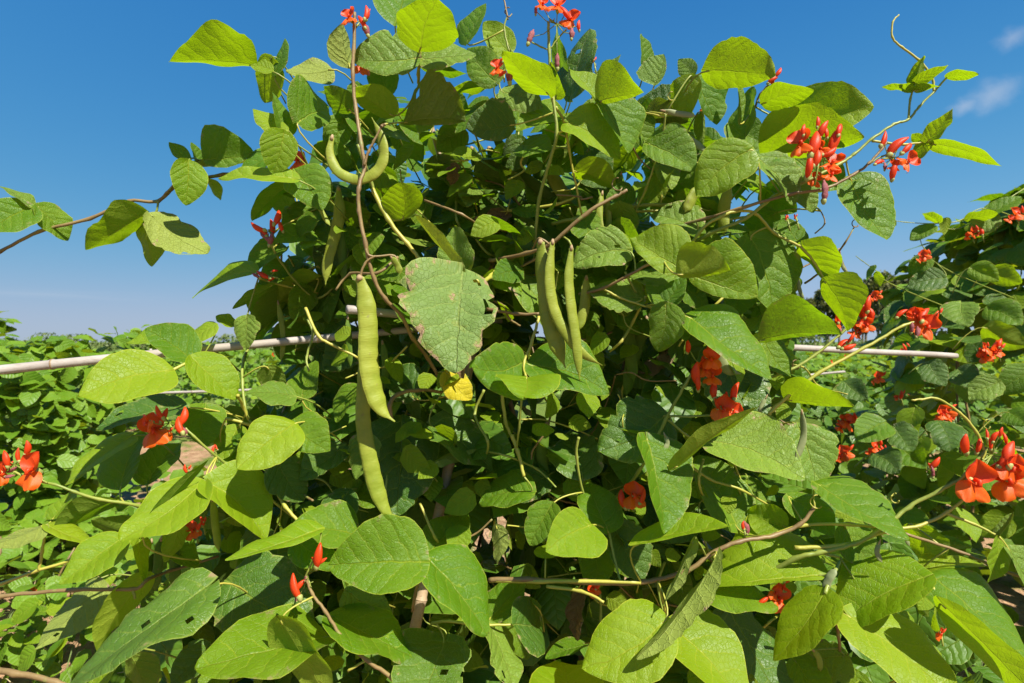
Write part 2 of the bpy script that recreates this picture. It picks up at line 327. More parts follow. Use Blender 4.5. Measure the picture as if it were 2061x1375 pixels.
# ------------------------------------------------------------------ leaves
HWP = [(0, 0), (.025, .42), (.07, .68), (.13, .84), (.22, .96), (.33, 1.0), (.46, .97), (.6, .84), (.73, .64), (.84, .42), (.92, .23), (.97, .10), (1, 0)]
def HW(v):
    for (a, x), (b, y) in zip(HWP, HWP[1:]):
        if v <= b:
            t = (v - a) / (b - a); return x + (y - x) * t
    return 0.0
HWS = [HW(i / 200) for i in range(201)]
HWS = [(HWS[max(i-3, 0)] + HWS[max(i-1, 0)] + HWS[i] + HWS[min(i+1, 200)] + HWS[min(i+3, 200)]) / 5 if 3 < i < 197 else HWS[i] for i in range(201)]
def leaf_geo(mb, L, wA, wB, xf, rng, nu=8, nv=18, fold=.25, droop=.15, curl=.10, wav=.05, jag=0.0, rnd=None, quilt=1.0, blunt=0.0):
    """one leaf blade: base at the origin, +y along the midrib, +x the A side, +z the upper surface; xf maps to the target space"""
    rnd = rng.random() if rnd is None else rnd
    V = []; uv = []; at = []; p1, p2, p3 = rng.uniform(0, 6), rng.uniform(0, 6), rng.uniform(0, 6); w = max(wA, wB)
    skew = rng.uniform(-.15, .15); tw = rng.uniform(-.55, .55)
    ja = [[1 - jag * max(0, rng.gauss(.0, .55)) for _ in range(nv + 1)] for _ in range(2)]
    for i in range(nv + 1):
        t = i / nv; v = .35 * t + .65 * (.5 - .5 * math.cos(math.pi * t))
        h = HWS[min(200, int(v * 200 + .5))]
        if blunt: h = h + blunt * (math.sqrt(max(0, v * (1 - v))) * 2 - h) * (1 if v > .3 else 0.3)
        for j in range(-nu, nu + 1):
            u = j / nu; s = wA if u > 0 else wB; sd = 0 if u > 0 else 1; au = abs(u)
            hm = h * (1 + .035 * math.sin(v * 11 + p1 + sd * 2) * au) * (1 + (ja[sd][i] - 1) * au ** 3)
            x = u * s * hm
            y = v * L - .085 * L * au * au * (1 - v) ** 5 + skew * L * .25 * math.sin(math.pi * v) * 0
            ccx = skew * L * math.sin(math.pi * v) * .6
            z = fold * (math.sqrt(x * x + (.12 * w) ** 2) - .12 * w)
            z -= droop * L * v * v + curl * au ** 3 * s * hm
            z += wav * s * (math.sin(v * 8.5 + p2 + sd * 1.7) * au ** 2 + .6 * math.sin(v * 14 + p3 + sd) * au ** 4)
            z += tw * x * (v - .4)
            if quilt:
                sv = v - .8 * abs(x) / L
                if sv > -.04: z += quilt * .0038 * L * abs(math.sin(math.pi * 5.2 * sv + (.38 * math.pi if u > 0 and sv > .08 else 0))) * min(1, au * 3) * (1 - .6 * v)
            V.append(xf @ Vector((x + ccx, y, z))); uv.append((x / L, v)); at.append((au if v < .985 else 1.0, rnd))
    k = 2 * nu + 1
    Fc = [(i*k+j, i*k+j+1, (i+1)*k+j+1, (i+1)*k+j) for i in range(nv) for j in range(k-1)]
    mb.add(V, Fc, uv, at)
ID = Matrix.Identity(4)
def petiole_geo(mb, end, r0=.0016, r1=.0013, sag=.02):
    """from the leaf base (origin) to a point 'end' in the leaf's local frame"""
    a = Vector((0, .004, -.001)); b = Vector((0, -.3 * end.length, 0)); pts = []
    for i in range(7):
        t = i / 6; pts.append(a * (1-t)**2 + b * (2*t*(1-t)) + end * t * t)
    tube(mb, pts, [r1 + (r0 - r1) * i / 6 for i in range(7)], 5)

# the main plant ---------------------------------------------------
PL = Vector((0.06, 1.45, 0.0))
plant = empty('runner_bean_plant', PL, 'large scarlet-flowered runner bean plant with hanging pods in the middle, nearest the viewer', 'bean plant')
STEMS = []        # sampled stem points, so petioles can find a stem to join
def stem(pts, r, mat='stem', Y=None, taper=.75, name='stem', parent=plant, off=None, nodes=True):
    """pts: (px, py, Y)"""
    q = [list(P(*(p if len(p) == 3 else (p[0], p[1], Y)))) for p in pts]
    sp = [Vector(p) for p in spline(q, 6)]
    rg = random.Random(len(sp) * 13 + int(pts[0][0]))
    wob = [p + Vector((rg.uniform(-1, 1), rg.uniform(-1, 1), rg.uniform(-1, 1))) * r * .2 for p in sp]
    n = len(wob); rad = []
    for i in range(n):
        k = r * (1 - (1 - taper) * i / (n - 1))
        if nodes and i % 6 == 0 and 0 < i < n - 1: k *= 1.28
        rad.append(k)
    m = MB(); tube(m, [p - parent.location for p in wob], rad, 7)
    o = m.build(name, M[mat], parent); STEMS.extend(sp); return o
# vines, flower stalks and leaf stalks: photograph pixels with the distance at which they hang
stem([(713,25,.95),(712,100,.95),(710,150,.95),(716,220,.95),(727,290,.94),(733,335,.94),(722,380,.93),(723,425,.93),(735,490,.93),(752,560,.94),(775,602,.95),(808,636,.97),(830,680,1.0),(860,720,1.06),(895,785,1.12),(915,850,1.2)], .0030, 'stemb', taper=1.15)
stem([(733,333),(742,305),(752,285),(768,255)], .0024, 'stemb', Y=.935)
stem([(768,255),(775,250)], .003, 'stemb', Y=.935)
stem([(735,490,.93),(745,515,.93),(790,514,.94),(800,525,.94)], .0020, 'stemb')
stem([(724,560,.93),(735,530,.93),(755,515,.93)], .0022, 'stemb')
stem([(1076,490,1.08),(1085,400,1.05),(1105,330,1.02),(1120,270,1.0),(1113,200,1.0),(1105,100,1.0),(1104,45,1.0)], .0034, 'stem')
stem([(1120,270,1.0),(1152,250,1.0),(1203,205,1.0)], .0025, 'stemy')
stem([(1118,215,1.0),(1138,250,1.02),(1145,300,1.05),(1172,437,1.08)], .0026, 'stemy')
stem([(-60,540,1.12),(0,507,1.12),(80,466,1.12),(180,440,1.13),(260,405,1.14),(318,405,1.15),(360,372,1.16),(450,352,1.18),(560,352,1.22),(660,380,1.3)], .0030, 'stemb', taper=1.2)
stem([(318,405),(315,425),(300,436)], .0022, 'stem', Y=1.145)
stem([(322,402),(335,388),(358,362),(380,330),(418,320)], .0020, 'stemb', Y=1.15)
stem([(64,417),(76,415),(100,455)], .0018, 'stem', Y=1.12)
stem([(1330,520,1.1),(1430,470,1.02),(1500,440,1.0),(1560,395,.99),(1620,366,.98),(1690,330,.98),(1720,310,.98),(1755,280,.98),(1800,250,.98),(1828,241,.98),(1850,215,.98),(1880,184,.98),(1905,156,.98)], .0034, 'stem', taper=.5)
stem([(1880,184),(1875,155),(1850,122),(1815,95),(1796,75),(1797,45),(1809,30)], .0022, 'stemy', Y=.98, taper=.6)
stem([(1829,241),(1832,200),(1843,168)], .0020, 'stem', Y=.98)
stem([(1755,284),(1820,291),(1868,284)], .0022, 'stemy', Y=.98)
stem([(1300,470,1.1),(1420,440,1.02),(1500,416,.98),(1590,391,.96),(1660,380,.96),(1720,350,.96),(1750,328,.96),(1775,300,.96),(1785,285,.96)], .0029, 'stemb', taper=.7)
stem([(1750,330),(1775,315),(1805,305)], .0016, 'stem', Y=.96)
stem([(1340,570,1.05),(1410,466,1.0),(1450,437,.99),(1480,426,.99),(1520,430,1.0),(1560,470,1.02),(1612,496,1.0)], .0028, 'stemy', taper=.9)
stem([(1612,496),(1640,530),(1662,570)], .0026, 'stemy', Y=1.0)
stem([(985,525,1.1),(1060,510,1.05),(1110,490,1.02),(1180,430,1.0),(1240,395,1.0),(1262,383,1.0)], .0040, 'stemb')
stem([(1020,425,1.15),(1120,411,1.12),(1160,395,1.12)], .0032, 'stemy')
stem([(1110,450,1.12),(1160,440,1.1),(1240,420,1.1),(1330,412,1.1),(1410,420,1.08)], .0040, 'stem')
stem([(1130,445,1.14),(1250,428,1.12),(1340,425,1.12)], .0034, 'stemy')
stem([(1165,592,1.06),(1215,580,1.03),(1310,530,.99),(1365,508,.99)], .0030, 'stemb')
stem([(1215,582,1.03),(1250,600,1.02),(1300,617,1.0)], .0024, 'stemy')
stem([(1265,450,1.1),(1300,380,1.05),(1330,290,1.02),(1340,230,1.0)], .0024, 'stem')
stem([(985,1168,1.0),(1060,1166,.98),(1180,1172,.97),(1290,1172,.96),(1380,1150,.94),(1440,1110,.94),(1490,1090,.94),(1560,1078,.95),(1610,1055,.95),(1640,1020,.95)], .0044, 'stemb', taper=.7)
stem([(985,1168,1.0),(1090,1170,.975),(1290,1172,.955)], .0040, 'stemy')
stem([(1100,1180,.97),(1170,1190,.95),(1215,1212,.93)], .0030, 'stemy')
stem([(1560,1075,.96),(1620,1057,.96),(1700,1056,.95),(1790,1063,.94)], .0030, 'stemy')
stem([(1480,1190,1.0),(1600,1125,.95),(1650,1112,.94),(1720,1094,.93),(1780,1060,.92),(1830,1020,.92),(1890,988,.91),(1945,955,.9),(1985,900,.9)], .0042, 'stem', taper=.6)
stem([(1600,1103,.95),(1670,1100,.94),(1720,1094,.93)], .0038, 'stemy')
stem([(1640,1110,.97),(1690,1122,.96)], .0028, 'stemy')
stem([(1720,1094,.93),(1790,1068,.92),(1850,1058,.92),(1905,1032,.92),(1945,1000,.91)], .0030, 'stemy')
stem([(1820,1074,.92),(1930,1110,.92),(2040,1156,.9),(2100,1170,.88)], .0026, 'stemb')
stem([(1905,1034,.92),(1960,1055,.91),(2010,1080,.9)], .0026, 'stemy')
stem([(1975,925,.9),(1981,908,.9),(1965,870,.9),(1930,830,.9),(1885,802,.9),(1855,804,.9),(1835,806,.9)], .0026, 'stemy', taper=.55)
stem([(1480,900,1.1),(1540,845,1.0),(1560,820,.99),(1650,750,.99),(1740,700,.99),(1820,655,.99),(1850,648,.99)], .0036, 'stemy', taper=.6)
stem([(1550,760,1.06),(1590,745,1.05),(1640,715,1.05),(1700,665,1.05),(1725,640,1.05)], .0030, 'stem', taper=.6)
stem([(1240,1000,1.1),(1285,950,1.03),(1340,845,1.0),(1380,772,.98),(1405,735,.98)], .0032, 'stem', taper=.7)
stem([(1345,838,1.0),(1390,838,.99),(1450,835,.98)], .0024, 'stem')
stem([(1345,845,1.0),(1380,875,1.02),(1420,895,1.04)], .0026, 'stem')
stem([(850,1420,.9),(790,1365,.89),(740,1330,.88),(690,1285,.88),(655,1230,.88),(628,1195,.88),(615,1160,.88)], .0034, 'stemb', taper=.6)
stem([(700,1350),(735,1330)], .0022, 'stemy', Y=.88)
stem([(-40,1188,.96),(0,1176,.96),(70,1150,.96),(140,1128,.97),(240,1085,1.0)], .0030, 'stemy')
stem([(78,1148,.96),(85,1110,.96),(92,1058,.96)], .0026, 'stemy')
stem([(-40,1206,.95),(0,1200,.95),(150,1187,.95),(268,1186,.96),(295,1168,.97),(340,1150,1.03),(440,1120,1.1)], .0034, 'stemb')
stem([(268,1186),(272,1205)], .0028, 'stem', Y=.96)
stem([(-30,1345,.88),(30,1355,.88),(110,1372,.88),(180,1400,.88)], .0050, 'stemb')
stem([(560,640,1.25),(520,665,1.2),(492,720,1.14),(488,770,1.1),(495,830,1.08),(505,850,1.06)], .0032, 'stem')
stem([(478,795,1.02),(490,820,1.05),(500,845,1.06)], .0030, 'stemy')
stem([(455,842,1.05),(500,855,1.06),(560,880,1.1)], .0030, 'stemy')
stem([(12,940,.93),(60,965,.93),(110,975,.93),(150,990,.94),(200,1005,.96),(280,1018,1.0),(360,1040,1.08)], .0016, 'stem', taper=1.9)
stem([(362,850,.98),(390,878,.98),(425,910,1.0),(470,945,1.03),(590,1040,1.1)], .0015, 'stem', taper=2.0)
stem([(550,980,1.05),(575,1020,1.03),(600,1050,1.02)], .0036, 'stemy')
stem([(345,746,1.0),(388,725,1.03),(410,715,1.08)], .0030, 'stemy')
stem([(788,845,1.0),(785,815,1.0),(800,795,1.02),(840,785,1.05),(890,790,1.1)], .0042, 'stemb')
stem([(750,380,1.0),(780,440,.99),(820,490,.99),(848,525,.99)], .0042, 'stemy')
stem([(720,290,.98),(748,370,1.0),(752,385,1.0)], .0032, 'stem')
stem([(615,620,1.05),(640,675,1.03),(670,695,1.03),(720,720,1.04)], .0030, 'stemy')
stem([(1030,875,1.06),(1042,910,1.05),(1055,960,1.04)], .0040, 'stemy')
stem([(1050,797,.98),(1045,860,1.0),(1040,900,1.03)], .0022, 'stem')
stem([(1010,790,1.05),(1018,850,1.06),(1030,880,1.07)], .0036, 'stem')
stem([(1085,637,1.02),(1070,690,1.0),(1055,730,.99),(1058,758,.96)], .0028, 'stemy')
stem([(980,622,1.05),(1040,632,1.03),(1085,632,1.02)], .0034, 'stemb')
stem([(930,556,1.0),(965,567,1.0),(985,558,1.05),(1000,540,1.1)], .0046, 'stemy')
stem([(845,100,.98),(842,150,1.0),(843,175,1.02)], .0034, 'stemy')
stem([(850,1140,.93),(835,1200,.98),(830,1230,1.05)], .0032, 'stemb')
stem([(868,1255,.98),(905,1250,.95),(960,1258,.94),(1036,1257,.95)], .0026, 'stemy')
stem([(1165,880,1.02),(1160,920,1.03),(1175,1000,1.05)], .0028, 'stem')
stem([(1225,1070,1.02),(1238,1130,1.0),(1250,1172,.98)], .0026, 'stem')
stem([(1866,1165,.9),(1885,1195,.89),(1905,1222,.87)], .0034, 'stemy')
stem([(1660,1195,.9),(1675,1160,.92),(1690,1130,.95)], .0036, 'stem')
stem([(1668,1200,.92),(1685,1260,.96),(1690,1310,1.0)], .0034, 'stemb')
stem([(1000,560,1.1),(1080,520,1.08),(1110,500,1.05)], .0030, 'stemb')
stem([(1105,492,1.0),(1085,480,1.0),(1072,500,1.03)], .0022, 'stemb')
stem([(1150,500,1.0),(1145,485,1.0),(1130,475,1.02)], .0022, 'stem')
stem([(690,560,1.2),(640,600,1.2),(590,560,1.15),(545,490,1.1),(560,460,1.1)], .0026, 'stem')
stem([(520,560,1.1),(570,575,1.15),(640,590,1.2)], .0024, 'stemy')
stem([(1022,40,1.05),(1018,15,1.05),(1012,-10,1.05)], .0018, 'stemb')
stem([(1025,105,1.05),(1015,60,1.05),(1020,35,1.05)], .0020, 'stem')
stem([(1070,85,1.0),(1090,95,1.0),(1106,102,1.0)], .0016, 'stem')
stem([(1140,60,1.0),(1125,75,1.0),(1108,98,1.0)], .0016, 'stem')
stem([(1520,215,1.05),(1530,190,1.04),(1552,165,1.03)], .0020, 'stemb')
stem([(1620,570,1.2),(1660,540,1.15),(1700,490,1.1),(1720,455,1.1)], .0024, 'stemb', taper=.5)
stem([(1612,540),(1650,520),(1690,500)], .0018, 'stemb', Y=1.12)
stem([(1690,505),(1697,530),(1710,555)], .0014, 'stemb', Y=1.12)
stem([(1640,470),(1660,450),(1652,425)], .0014, 'stemb', Y=1.05)

# leaves: base pixel, tip pixel, half-width on side A and B in pixels (A is to the right of a hanging leaf, below one that points left,
# above one that points right, left of one that points up), way it faces (u = upper side to us, tilted to the sky; d = we look up at its underside;
# f = turned over, underside to the sky), kind, distance
HL = '''
506 131 364 113 12 42 d y 1.08|545 118 533 206 30 26 d y 1.08|552 148 573 80 8 13 u m 1.08|547 142 508 128 14 12 u y 1.06
665 140 582 160 20 28 f p 1.06|602 243 677 208 72 34 u m 1.0|571 268 556 346 30 42 u y .98|571 270 517 226 24 20 u y .99|571 268 563 188 18 20 u m 1.0
596 345 642 408 48 40 u m 1.02|592 360 453 336 17 15 u y .99|416 321 500 306 62 18 u m 1.13|405 332 492 322 12 12 d p 1.15|378 327 376 407 36 32 u y 1.1
378 328 346 292 16 13 u m 1.12|400 330 387 290 11 9 u m 1.16|418 362 445 396 10 9 d y 1.16|291 432 181 491 30 33 d y 1.13|304 434 397 512 40 34 f p 1.12|292 440 322 527 26 27 d y 1.14
62 417 -22 462 38 28 u m 1.1|76 415 131 472 28 25 u m 1.11|62 416 13 373 9 11 u p 1.1|590 366 503 441 17 17 d m 1.1|570 300 480 345 18 16 u m 1.15
510 546 380 573 9 20 u y 1.08|548 574 470 616 8 10 d m 1.12|575 560 528 662 28 25 d m 1.2|600 585 500 692 22 26 d m 1.22|497 638 487 700 24 22 u p 1.1|433 655 374 684 14 16 u y 1.1
470 655 438 636 14 12 u y 1.12|375 684 272 690 6 27 u y 1.16|383 722 300 668 30 42 u m 1.04|338 746 197 788 56 46 u y .96|388 722 478 792 40 34 u y 1.0
366 820 228 832 22 26 u o 1.08|413 818 414 890 46 34 u m 1.12|262 880 158 957 20 18 u y 1.05|244 976 287 870 34 26 u m 1.04|297 972 356 888 34 30 u m 1.07
405 975 277 1062 48 40 u y .97|290 1072 391 930 12 13 d m .92|418 970 545 1072 56 46 u y .97|244 1085 150 1150 44 32 u y .96|88 1058 10 1098 18 15 f p .95|95 1057 186 1086 19 9 u y .95
105 1046 142 985 15 22 u y .98|228 1010 130 1052 26 20 d m 1.0|266 1072 195 1048 18 22 d m 1.02|420 1180 203 1290 48 44 u o .9|296 1163 203 1268 28 26 d y 1.0
192 1172 113 1278 36 36 f p 1.08|222 1318 148 1405 26 30 u y .95|262 1318 300 1405 26 24 d m .97|280 1080 294 1168 14 15 u y 1.0|588 855 493 932 52 46 u y .98|591 852 656 896 50 32 u m 1.0
590 797 504 790 26 22 u p 1.04|608 798 632 720 26 28 u m 1.08|808 848 802 1012 76 82 u o 1.12|722 780 672 842 18 22 u m 1.1|930 552 924 706 70 122 u q .98|930 551 905 450 32 44 u p 1.02
926 548 864 424 9 13 d p .99|785 602 765 468 62 62 u m 1.14|812 438 808 376 42 38 d y 1.03|846 98 876 8 52 66 d y .95|796 45 822 -32 50 62 u m 1.05|838 118 718 104 28 55 u p .98
850 120 957 106 32 20 u p .98|940 85 968 8 24 12 u m 1.08|850 130 938 146 10 16 d m 1.02|815 246 942 242 68 14 d o 1.0|788 232 721 176 26 32 d y 1.02|706 222 658 180 22 26 d m 1.05
702 132 688 58 26 20 f p 1.02|780 190 748 130 30 32 d m 1.15|1025 106 976 50 26 30 u y 1.1|997 166 943 98 32 42 u m 1.05|1103 188 1022 106 28 30 d y .98|985 172 905 166 22 8 d y 1.06
1030 252 943 256 24 58 u o 1.02|1150 192 1166 62 36 32 u o 1.08|1140 186 1114 62 16 18 u m 1.12|1012 186 1092 216 28 32 u p 1.05|1120 196 1118 130 16 16 d y 1.04|1206 204 1153 134 20 20 u y .99
1207 204 1292 182 58 10 d y .98|1208 205 1264 302 44 12 u m .98|1143 248 1252 302 36 34 u y .99|1275 235 1310 302 28 25 u m 1.05|1318 168 1334 114 46 10 u p 1.1|1297 132 1294 73 9 14 u m 1.14
1210 160 1244 112 14 15 u p 1.12|1370 226 1288 190 30 30 u o 1.06|1308 225 1382 236 28 24 d o 1.04|1393 155 1378 230 24 36 u y 1.0|1392 153 1366 118 20 18 u m 1.02|1423 142 1552 142 56 36 d y .97
1405 157 1446 247 46 14 u m 1.02|1487 242 1492 158 7 7 u m 1.0|1500 272 1511 180 22 22 u m 1.04|1595 242 1729 218 58 48 u y 1.04|1538 207 1622 184 24 26 d y 1.02|1545 312 1703 280 58 28 d y 1.07
1507 302 1413 384 48 54 u y .95|1525 318 1602 402 26 26 u p .99|1590 312 1690 372 48 40 u m 1.1|1305 290 1398 336 46 28 u m 1.02|1315 300 1350 380 24 22 u p 1.05|1413 230 1416 292 12 11 d m 1.06
1590 372 1642 416 26 20 u p 1.06|1713 362 1784 475 46 30 u m 1.0|1842 166 1851 118 13 13 d y .98|1842 166 1890 139 13 12 d y .98|1835 182 1783 168 8 9 d y .98|1843 183 1881 170 8 8 d y .98|1906 155 1955 145 13 9 d y .98
1868 284 1908 233 16 17 d y .97|1880 290 1998 321 14 15 d y .97|1864 285 1842 318 16 14 d y .98|1862 283 1838 266 12 10 d y .98|1613 495 1672 572 34 16 d y 1.0|1610 492 1577 434 26 24 u m 1.02|1660 566 1717 656 46 22 d y .98
1510 480 1566 618 68 40 u m 1.03|1396 556 1518 594 88 22 u y .97|1370 553 1459 536 52 8 d y .94|1366 540 1266 478 28 66 u y .97|1405 462 1308 428 26 38 u p 1.03|1370 548 1264 546 24 20 u p 1.02
1264 504 1156 528 36 48 u p 1.02|1292 600 1190 576 32 36 u p 1.03|1075 512 1058 432 52 48 f o 1.12|1040 556 1122 662 36 38 u p 1.1|1340 612 1303 560 24 22 u m .98|1340 614 1318 704 40 34 u m .97|1342 610 1378 558 24 22 u m .98
1344 618 1386 680 26 22 u o 1.0|1053 730 955 740 64 52 u m .99|1070 736 1224 776 62 46 u m .99|1060 760 1054 800 66 62 u y .93|1338 836 1212 902 62 74 u o 1.04|1172 956 1148 854 60 56 u o 1.08
898 750 948 804 32 26 u x 1.08|868 858 1002 932 42 46 u o 1.1|1186 1058 1112 1100 64 44 u y .96|1110 1016 1064 1090 36 32 u m 1.02|1222 1066 1190 960 42 46 u m 1.0|1302 884 1345 1050 46 40 u m .98
1360 940 1516 830 14 16 d y .95|1432 888 1594 946 62 48 u p .99|1608 860 1640 976 52 36 u p 1.06|1482 1060 1414 914 56 46 u m 1.04|1580 1060 1508 1028 34 36 u y 1.0|1590 1000 1662 1062 32 30 u m 1.02|1648 975 1790 1055 46 18 u m .98
1652 1158 1438 1156 8 72 u y .94|1280 1096 1456 1064 26 8 u y .92|1337 1252 1176 1338 68 78 u y .9|1440 1120 1324 1336 20 20 f p .89|1396 1090 1344 1216 11 11 f p .92|1350 1258 1478 1385 62 52 u y .95
1661 1194 1554 1323 44 40 u y .9|1863 1162 1687 1226 46 70 u y .9|1708 1240 1866 1364 62 52 u y .92|1880 1162 2034 1272 56 34 u m .91|1900 1220 2070 1380 26 34 d y .84|1860 1146 1962 1122 18 10 u y .95
2010 1084 2010 1172 16 16 u y .9|2010 1080 2038 1030 8 8 u p .9|2030 1104 2078 1182 26 18 u p .9|1390 640 1546 724 44 26 u m .97|1535 684 1674 664 44 12 d m .99|1540 690 1592 752 32 26 u m 1.04
1450 700 1522 862 62 64 u o 1.18|1590 806 1699 803 38 6 d y 1.0|850 1132 672 1128 64 84 u m .9|862 1124 982 1262 60 46 u m .92|715 1076 594 1060 36 46 u m .99|640 1066 485 1107 9 22 u y .9
598 1090 682 1140 32 34 u m .98|464 1172 604 1246 92 74 u o .99|655 1282 438 1302 46 58 u m .92|566 1252 694 1400 32 34 d y .85|668 1240 834 1300 40 46 u m .93|700 1190 788 1232 32 42 u p 1.0
894 1290 846 1405 64 88 u o .97|985 1255 1030 1372 30 26 u p .95|1038 1256 1116 1238 58 62 u o .95|985 1246 1052 1150 36 32 u m 1.0|1132 1450 1128 1322 82 80 u y .88|1176 1300 1098 1318 12 16 u m 1.0
864 1112 942 1030 42 46 u m 1.03|1070 990 958 1002 28 42 u m 1.05|736 878 718 962 32 32 u p 1.06|692 900 610 962 32 32 u o 1.08|560 930 612 1002 40 40 u o 1.05|722 670 656 742 42 40 u o 1.2
832 800 768 734 40 42 u o 1.15|1236 1060 1286 1162 46 42 u o 1.05|1098 1122 1100 1088 26 26 u y .98|1700 1320 1606 1352 52 32 u p 1.0|1468 1228 1560 1380 52 54 u o 1.04|1420 1180 1548 1200 22 38 u m 1.0
1290 1140 1210 1120 30 36 u m 1.08|1700 1060 1760 1130 40 34 u m 1.0|1830 1060 1880 1130 34 30 d y 1.0|1600 1330 1660 1400 40 36 u m 1.0|1900 1340 1850 1400 34 34 u y .98|1730 1180 1700 1130 28 30 u m .96
640 420 560 470 30 28 u m 1.14|560 490 500 540 26 20 u m 1.14|690 470 640 560 34 32 u o 1.22|640 560 560 600 22 24 d y 1.2|620 640 560 720 28 28 d m 1.25|540 740 560 800 24 28 d m 1.1
700 560 600 640 30 36 d m 1.25|880 320 910 420 36 30 d o 1.2|960 350 1060 370 28 30 d o 1.18|950 380 940 410 24 26 u p 1.12|1050 280 1010 350 28 30 u o 1.15|1100 300 1160 340 30 28 u m 1.12
1160 345 1240 372 26 24 d y 1.08|1380 380 1310 400 26 26 d m 1.15|1430 420 1400 360 24 22 u m 1.1|1560 430 1500 470 28 26 u m 1.12|1540 380 1600 420 30 30 u m 1.15|1250 320 1200 380 28 28 u m 1.18
1440 1330 1400 1400 34 30 u m .98|700 990 640 1060 34 32 u o 1.05|760 1010 700 980 28 26 u m 1.06|450 900 500 960 30 34 u m 1.1|480 860 440 920 28 24 u y 1.12|520 900 470 880 22 26 u m 1.1
340 1090 400 1140 26 24 u m 1.06|360 1060 330 1120 22 22 d y 1.02|540 1180 480 1120 34 30 u m 1.05|420 1300 360 1360 32 30 u o 1.0|480 1320 420 1390 34 30 u m 1.0|1100 960 1040 1010 34 34 u o 1.12
1130 232 1040 250 14 26 u y 1.05|1000 200 1060 240 30 26 u m 1.1|930 260 880 300 30 30 d m 1.15|960 215 1000 270 34 30 u p 1.1|1230 200 1180 250 26 28 u m 1.1|1100 262 1180 300 24 26 d m 1.1|760 230 720 300 28 30 d m 1.12|690 240 660 300 26 30 u m 1.12
700 330 640 290 28 26 d m 1.15|800 260 850 320 34 30 d m 1.2|760 340 800 420 30 30 d m 1.18|1440 300 1380 260 30 28 u m 1.1|1470 250 1540 290 28 30 u m 1.12|1330 350 1290 420 28 26 u y 1.12|1270 300 1230 350 24 26 d y 1.15|620 470 680 520 28 30 d m 1.2
590 420 540 400 22 22 d m 1.2|700 400 740 470 26 26 d o 1.2|850 400 800 460 30 28 d m 1.22|640 700 700 760 40 36 u o 1.2|600 700 660 690 24 26 d m 1.2|1600 560 1540 620 30 30 d m 1.15|1180 420 1120 460 30 30 d m 1.2|990 440 1040 500 32 30 d o 1.2
1172 1190 1150 1275 22 18 u b 1.05|1000 1060 1010 1130 16 20 f p 1.06|915 690 930 760 20 22 u b 1.07|1110 1010 1090 1060 14 16 u b 1.1|1020 430 960 470 20 18 u b 1.16|1350 700 1260 760 26 30 f b 1.24|915 330 905 370 14 16 u b 1.1|880 930 960 900 10 12 f p 1.05
'''
def build_leaf(plantobj, spec, rng, idx):
    t = spec.split(); bx, by, tx, ty, wa, wb = map(float, t[:6]); face, kind, Y = t[6], t[7], float(t[8])
    B = P(bx, by, Y); ray = (B - Vector((0, 0, CZ))).normalized(); mpp = Y / F
    dx, dy = tx - bx, ty - by; l = math.hypot(dx, dy)
    d = Vector((dx, 0, -dy)); d = (d - ray * d.dot(ray)).normalized()
    a = Vector((dy, 0, dx)); a = (a - ray * a.dot(ray)); a = (a - d * a.dot(d)).normalized()
    w = wa + wb; app = w / l
    fa = -1 if face == 'd' else 1                       # u, f: tilted to the sky
    if app < .86: ca = max(app / .86, .36); cb = math.cos(rng.uniform(.10, .40))
    else: cb = max(.86 / app, .40); ca = math.cos(rng.uniform(.08, .38))
    al, be = math.acos(ca), math.acos(cb)
    az = dx / l; sa = (1 if az > 0 else -1) * fa if abs(az) > .25 else rng.choice((1, -1))
    dz = -dy / l; sb = (1 if dz > 0 else -1) * fa if abs(dz) > .25 else rng.choice((1, -1))
    if az * sa * fa < 0: al *= .8
    al = min(al, 1.05)
    along = d * math.cos(be) + ray * math.sin(be) * sb
    acr = a * math.cos(al) + ray * math.sin(al) * sa
    acr = (acr - along * acr.dot(along)).normalized()
    L = l * mpp / math.cos(be); WA, WB = wa * mpp / math.cos(al), wb * mpp / math.cos(al)
    up = acr.cross(along)
    want = -1 if face == 'u' else 1                     # upper side towards (-) or away from (+) the camera
    if up.dot(ray) * want < 0: acr = -acr; WA, WB = WB, WA; up = -up
    R = Matrix((acr, along, up)).transposed().to_4x4(); R.translation = B - plantobj.location
    big = l > 90
    mb = MB()
    leaf_geo(mb, L, WA, WB, ID, rng, nu=9 if big else 6, nv=22 if big else 14, fold=rng.uniform(.16, .58), droop=rng.uniform(-.04, .24),
             curl=rng.uniform(0, .28), wav=rng.uniform(.03, .10), jag=.38 if kind == 'b' else .24 if kind == 'q' else .15 if kind in 'op' else .05, quilt=1.2 if kind in 'op' else 1.0, blunt=rng.uniform(0, .35))
    nq = len(mb.f); kcol = 18 if big else 12
    for _ in range({'o': 2, 'p': 2, 'q': 6, 'b': 4}.get(kind, 0) if rng.random() < .75 else 0):
        if not big: break
        k0 = rng.randrange(nq); i0, j0 = divmod(k0, kcol)
        if abs(j0 - 8.5) < 1.2 or not 2 < i0 < 19: continue
        for k1 in (k0, k0 + rng.choice((0, 1)), k0 + rng.choice((0, kcol))):
            if k1 < len(mb.f): mb.f[k1] = None
    keep = [i for i, f in enumerate(mb.f) if f is not None]; mb.m = [mb.m[i] for i in keep]; mb.f = [mb.f[i] for i in keep]
    o = mb.build('leaf', M[kind], plantobj); o.matrix_local = R
    # stalk: to a stem close by, else back into the plant
    best = min(STEMS, key=lambda s: (s - B).length); dist = (best - B).length
    if dist < .09: E = best
    else:
        ax = Vector((PL.x, PL.y, B.z)); E = B + (ax - B).normalized() * .07 + Vector((rng.uniform(-.03, .03), .05, -rng.uniform(.03, .09)))
    if dist > .004:
        m2 = MB(); inv = (Matrix.Translation(plantobj.location) @ R).inverted()
        petiole_geo(m2, inv @ E, .0017, .0014); m2.build('petiole', M['stemy' if rng.random() < .6 else 'stem'], o)
    return o
